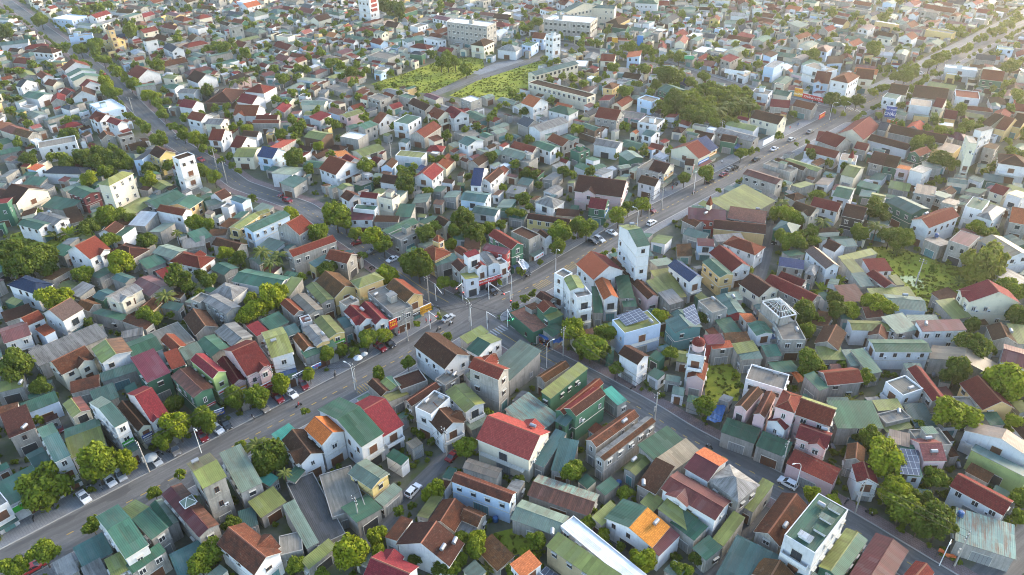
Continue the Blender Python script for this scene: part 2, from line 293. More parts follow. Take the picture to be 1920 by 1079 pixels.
g.face([(-R_, -R_, 0), (R_, -R_, 0), (R_, R_, 0), (-R_, R_, 0)], 'earth'); structure('ground', g)
def strip(pts, o0, o1, z, mat, mb, u0=0):
    P = resample(pts, 2.0); acc = 0
    nrm = [];
    for i in range(len(P)):
        d = (P[min(i + 1, len(P) - 1)] - P[max(i - 1, 0)]).normalized(); nrm.append(Vector((-d.y, d.x)))
    for i in range(len(P) - 1):
        a0 = o0(P[i]) if callable(o0) else o0; b0 = o0(P[i + 1]) if callable(o0) else o0
        q = [P[i] + nrm[i] * a0, P[i + 1] + nrm[i + 1] * b0, P[i + 1] + nrm[i + 1] * o1, P[i] + nrm[i] * o1]
        l = (P[i + 1] - P[i]).length
        mb.face([(p.x, p.y, z) for p in q][::-1] if o1 > (a0 or 0) else [(p.x, p.y, z) for p in q], mat, [(acc, o1), (acc + l, o1), (acc + l, b0), (acc, a0)] if o1 > a0 else [(acc, a0), (acc + l, b0), (acc + l, o1), (acc, o1)]); acc += l
for i, ((p, w), nm) in enumerate(zip(ROADS, ('main_road', 'cross_road', 'boulevard', 'field_road', 'side_street', 'alley_road', 'lane_road', 'back_lane_road', 'corner_road'))):
    mb = MB(); strip(p, -w, w, 0.016 + 0.004 * (8 - i), 'asphalt', mb); structure(nm, mb)
def sidewalk(name, pts, w0, width, side, mat, other, ow, rad=6.0):
    mb = MB(); P = resample(pts, 1.0)
    prev = None
    for i in range(len(P)):
        d = (P[min(i + 1, len(P) - 1)] - P[max(i - 1, 0)]).normalized(); n = Vector((-d.y, d.x)) * side
        inner = w0; ok = True
        mid = P[i] + n * (w0 + width * .5)
        for q, qw in zip(other, ow):
            e = float(polyd(q, mid.x, mid.y)) - qw
            if e < 0: ok = False
            elif e < rad: inner = max(inner, w0 + rad - math.sqrt(max(0, rad * rad - (rad - e) ** 2)))
        if inner > w0 + width - .3: ok = False
        cur = (P[i] + n * inner, P[i] + n * (inner + .28), P[i] + n * (w0 + width)) if ok else None
        if cur and prev:
            f = (lambda *q: mb.face([(*p.xy, z) for p, z in (q if side < 0 else q[::-1])], q_mat))
            H = .15
            q_mat = 'kerb'; f((prev[0], 0), (prev[0], H), (cur[0], H), (cur[0], 0)); f((prev[0], H), (prev[1], H), (cur[1], H), (cur[0], H))
            q_mat = mat; f((prev[1], H), (prev[2], H), (cur[2], H), (cur[1], H)); q_mat = 'kerb'; f((prev[2], H), (prev[2], 0), (cur[2], 0), (cur[2], H))
        prev = cur
    structure(name, mb)
sidewalk('pavement_grey', RA, 5.4, 5.6, 1, 'pav_grey', [RB, RC], [3.9, 5.0]); sidewalk('pavement_grey', RA, 5.4, 3.4, -1, 'pav_grey', [RB, RC], [3.9, 5.0], 4.0)
sidewalk('pavement_red', RB, 3.9, 3.0, 1, 'pav_red', [RA], [11.2], 1.0); sidewalk('pavement_red', RB, 3.9, 3.0, -1, 'pav_red', [RA], [11.2], 1.0)
sidewalk('pavement_boulevard', RC, 5.0, 3.0, 1, 'pav_grey', [RA, RD], [11.2, 3.5], 1.0); sidewalk('pavement_boulevard', RC, 5.0, 3.0, -1, 'pav_grey', [RA, RD], [9, 3.5], 1.0)
# painted markings
mk = MB()
def dashes(p, off, step, length, w, mat, skip):
    P = resample(p, .25); s = 0; 
    for i in range(len(P) - 1):
        s += (P[i + 1] - P[i]).length
        if s % step < .25 and not skip(P[i]):
            d = (P[i + 1] - P[i]).normalized(); n = Vector((-d.y, d.x)); a = P[i] + n * off; e = a + d * length
            mk.face([(*(a - n * w).xy, .060), (*(e - n * w).xy, .060), (*(e + n * w).xy, .060), (*(a + n * w).xy, .060)], mat)
dashes(RA, 0, 3.0, 1.35, .13, 'paint_yellow', lambda p: polyd(RB, p.x, p.y) < 11 or p.y > 420)
dashes(RB, 0, 3.4, 1.3, .11, 'paint_yellow', lambda p: polyd(RA, p.x, p.y) < 30 or p.y > 330)
J = Vector(G((890, 591))[0])
def lines(p, off, d0, d1, w, mat, sgn):
    P = [q for q in resample(p, 1.0)]; k = min(range(len(P)), key=lambda i: (P[i] - J).length)
    for i in range(len(P) - 1):
        s = (i - k); 
        if d0 <= s * sgn <= d1:
            d = (P[i + 1] - P[i]).normalized(); n = Vector((-d.y, d.x)); a, e = P[i] + n * off, P[i + 1] + n * off
            mk.face([(*(a - n * w).xy, .060), (*(e - n * w).xy, .060), (*(e + n * w).xy, .060), (*(a + n * w).xy, .060)], mat)
lines(RB, 0, 9, 34, .12, 'paint_yellow', 1); lines(RB, 0, 11, 42, .12, 'paint_yellow', -1)
def zebra(c, d, n, cnt, gap, ln, w, mat):
    for i in range(cnt):
        a = c + n * (i - cnt / 2) * gap
        mk.face([(*(a - d * ln - n * w).xy, .064), (*(a + d * ln - n * w).xy, .064), (*(a + d * ln + n * w).xy, .064), (*(a - d * ln + n * w).xy, .064)], mat)
dRB = (Vector(G((984, 652))[0]) - J).normalized(); nRB = Vector((-dRB.y, dRB.x)); dRA = (Vector(G((1012, 529))[0]) - J).normalized(); nRA = Vector((-dRA.y, dRA.x))
zebra(Vector(G((933, 621))[0]), dRB, nRB, 7, 1.0, 1.5, .24, 'paint_white')
for c in ((1012, 529), (683, 718), (1065, 497)): zebra(Vector(G(c)[0]) - nRA * 1.6, nRA, dRA, 8, .75, 1.5, .09, 'paint_yellow')
zebra(Vector(G((1006, 658))[0]) + nRB * 1.6, nRB, dRB, 8, .8, 1.4, .08, 'paint_yellow')
J2 = Vector(G((1605, 207))[0]); zebra(J2, dRA, nRA, 10, 1.1, 1.6, .28, 'paint_white')
structure('road_markings', mk)
FIELDS = [G((695, 158), (745, 143), (830, 112), (905, 106), (908, 130), (872, 144), (806, 176), (765, 172), (715, 166)), G((842, 180), (900, 149), (1010, 115), (1040, 110), (1000, 138), (995, 168), (960, 185), (905, 191)),
          G((1625, 462), (1690, 466), (1770, 495), (1845, 510), (1862, 565), (1770, 590), (1715, 572), (1665, 538), (1635, 510)), G((1323, 685), (1392, 678), (1384, 752), (1322, 756)), G((925, 1000), (965, 990), (1015, 995), (1010, 1030), (950, 1045)),
          G((20, 440), (90, 420), (150, 415), (180, 440), (120, 470), (40, 520), (0, 500)), G((1230, 215), (1330, 178), (1400, 190), (1410, 220), (1310, 245))]
for k, f in enumerate(FIELDS):
    mb = MB(); mb.face([(x, y, .012 + .0005 * k) for x, y in f], 'meadow'); o = structure('meadow_ground', mb); occ |= inpoly(f, _gx, _gy)
yd = MB(); yd.face([(x, y, .011) for x, y in G((90, 530), (160, 540), (175, 570), (140, 580))], 'pav_grey'); structure('dirt_yard_ground', yd)
mb = MB(); mb.face([(x, y, .03) for x, y in G((1685, 517), (1715, 518), (1735, 532), (1730, 546), (1712, 538), (1690, 526))], 'pond'); structure('pond_water', mb)
mb = MB(); mb.face([(x, y, .02) for x, y in G((882, 137), (930, 118), (975, 110), (985, 116), (950, 130), (905, 142))], 'pav_grey'); structure('schoolyard_pavement', mb); occ |= inpoly(G((882, 137), (930, 118), (975, 110), (985, 116), (950, 130), (905, 142)), _gx, _gy)
def rect_cells(cx, cy, a, L, W, mg=0.0):
    nu, nv = max(2, int((L + 2 * mg) / .8) + 1), max(2, int((W + 2 * mg) / .8) + 1)
    u, v = np.meshgrid(np.linspace(-L / 2 - mg, L / 2 + mg, nu), np.linspace(-W / 2 - mg, W / 2 + mg, nv)); c, s = math.cos(a), math.sin(a)
    ix = np.floor(cx + u * c - v * s - GX0).astype(int).ravel(); iy = np.floor(cy + u * s + v * c - GY0).astype(int).ravel()
    k = (ix >= 0) & (iy >= 0) & (ix < GX1 - GX0) & (iy < GY1 - GY0); return iy[k], ix[k]

# ------------------------------------------------------------------ buildings
FEAT = {}
def feat_mesh(key):
    """small shared meshes: local x along the wall, y outward, z up, origin at the centre of the bottom edge"""
    if key in FEAT: return FEAT[key]
    kind, w, h, fr = key; m = MB()
    if kind == 'window':
        m.box(-w / 2, w / 2, .0, .05, 0, h, 'glass')
        for x in (-w / 2, w / 2 - .08, -.04) if w > .8 else (-w / 2, w / 2 - .08): m.box(x, x + .08, .0, .085, 0, h, fr)
        m.box(-w / 2, w / 2, 0, .083, h - .08, h, fr); m.box(-w / 2 - .08, w / 2 + .08, 0, .16, -.09, 0, 'trim')
        if w > 1: m.box(-w / 2 - .1, w / 2 + .1, 0, .45, h + .1, h + .18, 'trim')
    elif kind == 'door':
        m.box(-w / 2, w / 2, 0, .05, 0, h, fr); m.box(-w / 2 - .1, -w / 2, 0, .1, 0, h, 'trim'); m.box(w / 2, w / 2 + .1, 0, .1, 0, h, 'trim'); m.box(-w / 2 - .1, w / 2 + .1, 0, .12, h, h + .12, 'trim')
        n = max(2, int(w / .7))
        for i in range(1, n): m.box(-w / 2 + w * i / n - .02, -w / 2 + w * i / n + .02, .05, .07, 0.05, h - .05, 'dark_metal')
    elif kind == 'air_conditioner':
        m.box(-.42, .42, 0, .32, 0, .6, 'frame_white'); m.box(-.3, .12, .32, .335, .08, .52, 'dark_metal')
    FEAT[key] = (m, m.mesh(kind)); return FEAT[key]
def rmat(c): return 'r_' + c
class Bld:
    """geometry of one building in its own frame (x along P0-P1, y towards P2, z up)"""
    def __init__(s, cx, cy, a, L, W, h, typ, ra, rb, wall, flags, seed, far=False):
        s.cx, s.cy, s.a, s.L, s.W, s.h, s.typ, s.ra, s.rb, s.wc, s.flags = cx, cy, a, L, W, h, typ, ra, rb, wall, flags
        r = s.r = random.Random(seed); s.wall = MB(); s.roof = MB(); s.feats = []; s.extra = []; s.far = far
        s.nf = max(1, round(h / 3.6)); s.build()
        s.windows()
        if not far and typ in 'GHF':      # hand-built roofs are never quite true
            s.roof.v = [(x + r.uniform(-.03, .03), y + r.uniform(-.03, .03), z + .05 * math.sin(x * .9 + seed) * math.cos(y * .8 + seed * .3) + r.uniform(-.012, .012)) for x, y, z in s.roof.v]
    def annex(s, side, w, d, h0, off, ra):
        """a lean-to built onto one side of the house"""
        x0, x1, y0, y1 = s.ext; wm = 'w_' + s.r.choice(['g', 'g', s.wc]); A = rmat(ra); k = MB(); z1 = h0 + d * .14
        k.slab([(w / 2 + .15, -d - .2, h0), (-w / 2 - .15, -d - .2, h0), (-w / 2 - .15, -.02, z1), (w / 2 + .15, -.02, z1)][::-1], .07, A, 'r_k', [(0, d), (w, d), (w, 0), (0, 0)]); k2 = MB()
        k2.face([(-w / 2, -d, 0), (w / 2, -d, 0), (w / 2, -d, h0 - .08), (-w / 2, -d, h0 - .08)], wm)
        for e in (-1, 1): k2.face([(e * w / 2, -d, 0), (e * w / 2, 0, 0), (e * w / 2, 0, z1 - .08), (e * w / 2, -d, h0 - .08)], wm)
        T, rot = {0: ((off, y0, 0), 0), 1: ((x1, off, 0), math.pi / 2), 2: ((off, y1, 0), math.pi), 3: ((x0, off, 0), -math.pi / 2)}[side]
        k3 = MB(); Z = Matrix.Rotation(math.pi, 4, 'Z'); k3.add(k, Z); k3.add(k2, Z); s.extra.append(('annex', k3, *T, rot))
    def shopfront(s, ra):
        """awning and plain board over the shop on the side that looks at the main road"""
        x0, x1, y0, y1 = s.ext; ca, sa = math.cos(s.a), math.sin(s.a); best = None
        for side, (lx, ly, nx, ny, ln) in {0: (0, y0, 0, -1, x1 - x0), 1: (x1, 0, 1, 0, y1 - y0), 2: (0, y1, 0, 1, x1 - x0), 3: (x0, 0, -1, 0, y1 - y0)}.items():
            X, Y = s.cx + lx * ca - ly * sa, s.cy + lx * sa + ly * ca; d = float(polyd(RA, X, Y)); d2 = float(polyd(RA, X + nx * ca - ny * sa, Y + nx * sa + ny * ca))
            if d2 < d - .6 and 8.2 < d < 17 and ln > 2.5 and (best is None or d < best[0]): best = (d, side, ln, lx, ly)
        if not best: return
        d, side, w, lx, ly = best; rot = {0: 0, 1: math.pi / 2, 2: math.pi, 3: -math.pi / 2}[side]; r = s.r; k = MB(); dp = min(1.8, d - 7)
        k.slab([(-w / 2, dp, 2.75), (w / 2, dp, 2.75), (w / 2, .01, 3.1), (-w / 2, .01, 3.1)], .06, rmat(ra), 'r_k'); s.extra.append(('awning', k, lx, ly, 0, rot))
        if r.random() < .75:
            k = MB(); hh = r.uniform(.8, 1.3); c = r.choice(['sign_red', 'sign_blue', 'sign_yellow', 'sign_sky', 'sign_white', 'sign_green', 'sign_red']); k.box(-w * .46, w * .46, .02, .16, 3.2, 3.2 + hh, c, bottom=True); k.box(-w * .40, w * .40, .16, .175, 3.2 + hh * .3, 3.2 + hh * .62, 'sign_white' if c != 'sign_white' else 'sign_red', bottom=True); s.extra.append(('sign_board', k, lx, ly, 0, rot))
    def build(s):
        L, W, h, r = s.L, s.W, s.h, s.r; wm = 'w_' + s.wc; R, Q = s.roof, s.wall; A, B = rmat(s.ra), rmat(s.rb); t = .14
        kind = ROOFS[s.ra][1]; o = .38 if min(L, W) > 5 else .2 if min(L, W) > 3 else .1
        trim = 'trim' if s.wc in 'wcpyb' else ('r_k' if kind == 'm' else 'trim')
        x0, x1, y0, y1 = -L / 2 + o * .8, L / 2 - o * .8, -W / 2 + o, W / 2 - o; s.ext = (x0, x1, y0, y1)
        if s.typ == 'G':
            slope = math.tan(math.radians(31 if kind == 't' else 16)); rise = min(W / 2 * slope, 3.6); s.rise = rise
            sl = math.hypot(W / 2, rise)
            R.slab([(-L / 2, -W / 2, h), (L / 2, -W / 2, h), (L / 2, 0, h + rise), (-L / 2, 0, h + rise)], t, A, trim, [(-L / 2, sl), (L / 2, sl), (L / 2, 0), (-L / 2, 0)])
            R.slab([(L / 2, W / 2, h), (-L / 2, W / 2, h), (-L / 2, 0, h + rise), (L / 2, 0, h + rise)], t, B, trim, [(L / 2, sl + 50), (-L / 2, sl + 50), (-L / 2, 50), (L / 2, 50)])
            if not s.far:
                rm = 'ridge' if kind == 't' and s.ra not in ('B', 'K2') else A; w = .16
                for sg in (-1, 1): R.face([(-sg * L / 2, 0, h + rise + .07), (sg * L / 2, 0, h + rise + .07), (sg * L / 2, sg * -w, h + rise - w * rise / (W / 2) + .03), (-sg * L / 2, sg * -w, h + rise - w * rise / (W / 2) + .03)], rm)
            ze = h + rise * o / (W / 2) - t
            if s.wc != 'none':
                Q.face([(x0, y0, 0), (x1, y0, 0), (x1, y0, ze), (x0, y0, ze)], wm); Q.face([(x1, y1, 0), (x0, y1, 0), (x0, y1, ze), (x1, y1, ze)], wm)
                Q.face([(x1, y0, 0), (x1, y1, 0), (x1, y1, ze), (x1, 0, h + rise - t), (x1, y0, ze)], wm); Q.face([(x0, y1, 0), (x0, y0, 0), (x0, y0, ze), (x0, 0, h + rise - t), (x0, y1, ze)], wm)
            s.top = (ze, ze)
            for fl, sg in (('d', -1), ('D', 1)):
                if fl in s.flags:
                    dw = min(.45 * L, 4.6); cx = (.18 if r.random() < .5 else -.18) * L; zr = h + .12 + dw / 2 * math.tan(math.radians(33)); zr = min(zr, h + rise * .85); ye = sg * W / 2 * (1 - (zr - h) / rise) ; yf = sg * (W / 2 + .7)
                    for e in (-1, 1):
                        q = [(cx + e * (dw / 2 + .25), yf, h + .0), (cx + e * (dw / 2 + .25), ye, h + .0), (cx, ye, zr), (cx, yf, zr)]
                        if e * sg > 0: q = q[::-1]
                        R.slab(q[::-1], .12, A, trim, [(0, 3), (abs(yf - ye), 3), (abs(yf - ye), 0), (0, 0)][::-1] if e * sg > 0 else [(0, 3), (abs(yf - ye), 3), (abs(yf - ye), 0), (0, 0)])
                    yb = sg * (W / 2 + .3); xa, xb = cx - dw / 2 + .15, cx + dw / 2 - .15; yw = y0 if sg < 0 else y1
                    f = [(xa, yb, 0), (xb, yb, 0), (xb, yb, h - .1), (cx, yb, zr - .16), (xa, yb, h - .1)]
                    Q.face(f if sg < 0 else f[::-1], wm)
                    for X, sx in ((xa, -1), (xb, 1)):
                        f = [(X, yb, 0), (X, yw, 0), (X, yw, h), (X, yb, h - .1)]; Q.face(f if sx * sg > 0 else f[::-1], wm)
                    s.feats.append((('window', 1.3, 1.4, 'frame_white' if r.random() < .6 else 'frame_brown'), cx, yb, (h - 2.3), 0 if sg < 0 else math.pi, 'window'))
                    if s.nf >= 2: s.feats.append((('door', 1.8, 2.4, 'wood'), cx, yb, .1, 0 if sg < 0 else math.pi, 'door'))
        elif s.typ in 'HP':
            m = min(L, W) / 2; rise = m * math.tan(math.radians(26 if s.typ == 'H' else 55)); s.rise = rise
            if L >= W: ra_, rb_ = (-(L - W) / 2, 0), ((L - W) / 2, 0)
            else: ra_, rb_ = (0, -(W - L) / 2), (0, (W - L) / 2)
            z = h + rise; a, b, c, d = (-L / 2, -W / 2, h), (L / 2, -W / 2, h), (L / 2, W / 2, h), (-L / 2, W / 2, h); p, q = (*ra_, z), (*rb_, z)
            fs = ([a, b, q, p], [b, c, q], [c, d, p, q], [d, a, p]) if L >= W else ([a, b, p], [b, c, q, p], [c, d, q], [d, a, p, q])
            if s.typ == 'P' or abs(L - W) < .3: fs = ([a, b, p], [b, c, p], [c, d, p], [d, a, p])
            for k, f in enumerate(fs): R.face(f, A if k in (0, 3) else B)
            R.face([(-L / 2, W / 2, h - .02), (L / 2, W / 2, h - .02), (L / 2, -W / 2, h - .02), (-L / 2, -W / 2, h - .02)], trim)
            for (e0, e1) in ((a, b), (b, c), (c, d), (d, a)): R.face([e0, (e0[0], e0[1], h - .16), (e1[0], e1[1], h - .16), e1], trim)
            if not s.far and kind == 't':
                for e, f in ((a, p), (d, p), (b, q), (c, q)) if L >= W else ((a, p), (b, p), (c, q), (d, q)): R.tube([Vector(e) + Vector((0, 0, .03)), Vector(f) + Vector((0, 0, .04))], .09, 'ridge' if s.ra not in ('B', 'K2', 'k') else A, 5)
                if abs(L - W) >= .3 and s.typ == 'H': R.tube([Vector(p) + Vector((0, 0, .04)), Vector(q) + Vector((0, 0, .04))], .1, 'ridge' if s.ra not in ('B', 'K2', 'k') else A, 5)
            Q.box(x0, x1, y0, y1, 0, h - .02, wm, top=False); s.top = (h, h)
            if 'D' in s.flags and W > 5:
                dw = min(4, L * .4); zr = h + dw / 2 * .6
                for e in (-1, 1): R.slab([(e * (dw / 2 + .2), W / 2 + .8, h + .02), (e * (dw / 2 + .2), 0, h + .02), (0, 0, zr), (0, W / 2 + .8, zr)][::(1 if e > 0 else -1)], .12, A, trim)
                Q.face([(dw / 2 - .2, W / 2 + .4, 0), (-dw / 2 + .2, W / 2 + .4, 0), (-dw / 2 + .2, W / 2 + .4, h), (0, W / 2 + .4, zr - .15), (dw / 2 - .2, W / 2 + .4, h)], wm)
                for e in (-1, 1): Q.face([(e * (dw / 2 - .2), W / 2 + .4, 0), (e * (dw / 2 - .2), y1, 0), (e * (dw / 2 - .2), y1, h), (e * (dw / 2 - .2), W / 2 + .4, h)][::-e], wm)
                s.feats.append((('window', 1.3, 1.4, 'frame_brown'), 0, W / 2 + .4, h - 2.2, math.pi, 'window'))
        elif s.typ[0] == 'S':
            rise = W * math.tan(math.radians(9 if s.typ == 'S' else 4)); rise = min(rise, 2.0); s.rise = rise; sl = math.hypot(W, rise)
            R.slab([(L / 2, W / 2, h), (-L / 2, W / 2, h), (-L / 2, -W / 2, h + rise), (L / 2, -W / 2, h + rise)], .09, A, 'r_k' if kind == 'm' else 'trim', [(L / 2, sl), (-L / 2, sl), (-L / 2, 0), (L / 2, 0)])
            zl, zh = h - .09 + rise * o / W, h + rise - .09 - rise * o / W
            if 'o' in s.flags:      # open canopy on posts
                for X in (x0, x1):
                    for Y, Z in ((y0, zh), (y1, zl)): Q.box(X - .05, X + .05, Y - .05, Y + .05, 0, Z, 'dark_metal')
            else:
                Q.face([(x0, y0, 0), (x1, y0, 0), (x1, y0, zh), (x0, y0, zh)], wm); Q.face([(x1, y1, 0), (x0, y1, 0), (x0, y1, zl), (x1, y1, zl)], wm)
                Q.face([(x1, y0, 0), (x1, y1, 0), (x1, y1, zl), (x1, y0, zh)], wm); Q.face([(x0, y1, 0), (x0, y0, 0), (x0, y0, zh), (x0, y1, zl)], wm)
            s.top = (zl, zl)
        elif s.typ == 'F':
            x0, x1, y0, y1 = s.ext = (-L / 2, L / 2, -W / 2, W / 2); ph = (.45 if kind == 'c' else .3) if h > 4.4 else .18; tk = .12; s.rise = 0
            Q.box(x0, x1, y0, y1, 0, h, wm, top=False)
            cap = wm
            for (a0, a1, b0, b1) in ((x0, x1, y0, y0 + tk), (x0, x1, y1 - tk, y1), (x0, x0 + tk, y0 + tk, y1 - tk), (x1 - tk, x1, y0 + tk, y1 - tk)):
                Q.box(a0, a1, b0, b1, h, h + ph - .06, wm, top=False); Q.box(a0 - .03, a1 + .03, b0 - .03, b1 + .03, h + ph - .06, h + ph, cap)
                Q.face([(a0, b0, h + ph - .061), (a0, b1, h + ph - .061), (a1, b1, h + ph - .061), (a1, b0, h + ph - .061)], cap)
            R.face([(x0 + tk, y0 + tk, h), (x1 - tk, y0 + tk, h), (x1 - tk, y1 - tk, h + (.25 if kind == 'm' else 0)), (x0 + tk, y1 - tk, h + (.25 if kind == 'm' else 0))], A)
            s.top = (h, h)
            if kind == 'c' and not s.far and min(L, W) > 4.5 and h > 4.4:   # stair head, clutter
                bx, by = r.uniform(-.2, .2) * L, r.uniform(-.2, .2) * W
                if r.random() < .6: R.box(bx - 1.2, bx + 1.2, by - 1, by + 1, h, h + 2.1, wm, top=False); R.slab([(bx - 1.4, by - 1.2, h + 2.2), (bx + 1.4, by - 1.2, h + 2.2), (bx + 1.4, by + 1.2, h + 2.3), (bx - 1.4, by + 1.2, h + 2.3)], .1, rmat(r.choice('gctk')), 'trim')
            if kind == 'm' and not s.far and s.h > 10:      # light wells on the tall white block
                for k in range(4): 
                    bx, by = r.uniform(-.3, .3) * L, (-.36 + .24 * k) * W; R.box(bx - 1.1, bx + 1.1, by - .5, by + .5, h + .05, h + .75, 'w_w', top=False); R.slab([(bx - 1.3, by - .7, h + .85), (bx + 1.3, by - .7, h + .85), (bx + 1.3, by + .7, h + .95), (bx - 1.3, by + .7, h + .95)], .07, rmat(r.choice(['l2', 'g', 'l'])), 'trim')
        elif s.typ == 'R':          # bare concrete frame with unfinished rafters
            s.rise = 2.6
            Q.box(x0, x1, y0, y1, 0, h - 3.2, wm); Q.box(x0 - .3, x1 + .3, y0 - .3, y1 + .3, h - 3.2, h - 3.0, 'w_g')
            for X in (x0, 0, x1 - .3):
                for Y in (y0, 0, y1 - .3): Q.box(X, X + .3, Y, Y + .3, h - 3.0, h, 'w_g', top=False)
            for (a0, a1, b0, b1) in ((x0, x1, y0, y0 + .32), (x0, x1, y1 - .32, y1), (x0, x0 + .32, y0, y1), (x1 - .32, x1, y0, y1)): Q.box(a0, a1, b0, b1, h - .25, h, 'w_w', bottom=True)
            Q.box(x0, x1, y0, 0, h - 3, h - .25, 'w_g', top=False)
            ax = (0, 0, h + 2.6); n = 6
            for i in range(n + 1):
                f = i / n
                for e in ((-L / 2 + L * f, -W / 2, h), (-L / 2 + L * f, W / 2, h), (-L / 2, -W / 2 + W * f, h), (L / 2, -W / 2 + W * f, h)): R.tube([e, ax], .07, 'rail_white', 4)
            for k in (.35, .7):
                z = h + 2.6 * k; xx, yy = L / 2 * (1 - k), W / 2 * (1 - k)
                for a_, b_ in (((-xx, -yy, z), (xx, -yy, z)), ((xx, -yy, z), (xx, yy, z)), ((xx, yy, z), (-xx, yy, z)), ((-xx, yy, z), (-xx, -yy, z))): R.tube([a_, b_], .06, 'rail_white', 4)
            s.top = (h, h)
        if 'stripe' in s.flags:
            m = MB()
            for k in range(6): m.box(-L * .28, L * .28, 0, .12, h * (.3 + .11 * k), h * (.3 + .11 * k) + 1.9, 'w_r', bottom=True)
            for rot in (0, math.pi / 2, math.pi, -math.pi / 2):
                ox, oy = (0, -W / 2) if rot == 0 else (L / 2, 0) if rot > 0 and rot < 2 else (0, W / 2) if rot > 2 else (-L / 2, 0)
                if rot > 0 and rot < 2: s.extra.append(('red_panel', m, ox, oy, 0, rot))
        if s.typ in 'GHF' and h > 6 and not s.far:
            for k in range(1, s.nf):
                z = h * k / s.nf; e = .07; X0, X1, Y0, Y1 = s.ext
                for (a0, a1, b0, b1) in ((X0 - e, X1 + e, Y0 - e, Y0 - .001), (X0 - e, X1 + e, Y1 + .001, Y1 + e), (X0 - e, X0 - .001, Y0, Y1), (X1 + .001, X1 + e, Y0, Y1)): Q.box(a0, a1, b0, b1, z - .12, z + .06, 'trim' if s.wc != 'g' else 'w_g', bottom=True)
    def windows(s):
        if s.typ in ('R',) or 'o' in s.flags: return
        x0, x1, y0, y1 = s.ext; r = s.r; ca, sa = math.cos(s.a), math.sin(s.a); nf = s.nf
        sides = []
        for nx, ny, ln, ox, oy, rot in ((0, -1, x1 - x0, 0, y0, 0), (1, 0, y1 - y0, x1, 0, math.pi / 2), (0, 1, x1 - x0, 0, y1, math.pi), (-1, 0, y1 - y0, x0, 0, -math.pi / 2)):
            wx, wy = nx * ca - ny * sa, nx * sa + ny * ca; dd = (-s.cx * wx - s.cy * wy) / (math.hypot(s.cx, s.cy) + 1e-6)
            sides.append((dd, ln, ox, oy, rot, nx, ny))
        fr = r.choice(['frame_white', 'frame_white', 'frame_brown', 'dark_metal']); ww = r.choice([.9, 1.1, 1.3]); wh = r.choice([1.2, 1.4]); best = max(sides, key=lambda q: q[0] + (.35 if q[1] < 6 else 0))
        shed = s.h < 4.6; total = 0; cap = 3 if shed else 70 if max(s.L, s.W) > 19 and s.h > 5 else 12; block = cap > 20
        if block: ww, wh = 1.5, 1.5
        for sd in sorted(sides, key=lambda q: -q[0]):
            dd, ln, ox, oy, rot, nx, ny = sd
            if dd < -.15: continue
            if s.far and dd < .3: continue
            n = max(1, min(5 if not block else 13, int(ln / (2.9 if not s.far else 2.6))))
            front = sd is best
            for k in range(nf):
                zb = s.h * k / nf
                if k == 0:
                    if front and ln > 2.4 and total < cap:
                        w = min(ln * .6, 3.4); w = round(w * 2) / 2
                        s.feats.append((('door', w, 2.5, r.choice(['shutter', 'wood', 'frame_brown', 'shutter', 'w_t', 'dark_metal'])), ox, oy, 0.02, rot, 'door')); total += 1
                    elif r.random() < .45 and total < cap and s.h > 3.2: s.feats.append((('window', ww, wh, fr), ox + (-ny) * ln * .2, oy + nx * ln * .2, min(1.1, s.top[0] - wh - .25), rot, 'window')); total += 1
                    continue
                if front and not block and not s.far and ln > 2.6 and s.wc in 'wcpyb' and r.random() < .5:
                    s.balcony(ln * .86, ox, oy, rot, zb); total += 1; s.feats.append((('door', min(2.0, round(ln * .5 * 2) / 2), 2.2, r.choice(['wood', 'glass', 'frame_brown'])), ox, oy, zb + .08, rot, 'balcony_door')); continue
                for i in range(n):
                    if total >= cap or r.random() > (.97 if block else .82 if not s.far else .65): continue
                    p = (i + .5) / n - .5
                    s.feats.append((('window', ww, wh, fr), ox - ny * p * ln, oy + nx * p * ln, min(zb + 1.05, s.top[0] - wh - .2), rot, 'window')); total += 1
                    if not s.far and r.random() < .14: s.feats.append((('air_conditioner', 1, 1, 0), ox - ny * (p * ln + .9 * (1 if p < .3 else -1)), oy + nx * (p * ln + .9 * (1 if p < .3 else -1)), zb + .7, rot, 'air_conditioner'))
    def balcony(s, w, ox, oy, rot, z):
        m = MB(); wm = 'w_' + s.wc; d = 1.1
        m.box(-w / 2, w / 2, 0.0, d, -.14, .02, 'trim', bottom=True)
        if s.r.random() < .5: m.box(-w / 2, w / 2, d - .1, d, .02, .85, wm); m.box(-w / 2, -w / 2 + .1, .02, d - .1, .02, .85, wm); m.box(w / 2 - .1, w / 2, .02, d - .1, .02, .85, wm)
        else:
            m.box(-w / 2, w / 2, d - .06, d, .82, .9, 'rail_white', bottom=True)
            n = int(w / .3)
            for i in range(n + 1): m.box(-w / 2 + (w - .04) * i / n, -w / 2 + (w - .04) * i / n + .04, d - .05, d - .01, .02, .82, 'rail_white')
        s.extra.append(('balcony', m, ox, oy, z, rot))
    # wall features are modelled with +y outward; rotate so +y points along the wall's normal
    def fmat(s, x, y, z, rot): return Matrix.Translation((x, y, z)) @ Matrix.Rotation(rot + math.pi, 4, 'Z')
    def emit(s, name):
        root = empty(name, (s.cx, s.cy, 0), s.a)
        if s.wall.f: link('wall', s.wall.mesh('wall'), root)
        if s.roof.f: link('roof', s.roof.mesh('roof'), root)
        for key, x, y, z, rot, nm in s.feats:
            o = link(nm, feat_mesh(key)[1], root); o.matrix_local = s.fmat(x, y, z, rot)
        for nm, m, x, y, z, rot in s.extra:
            o = link(nm, m.mesh(nm), root); o.matrix_local = s.fmat(x, y, z, rot)
        return root
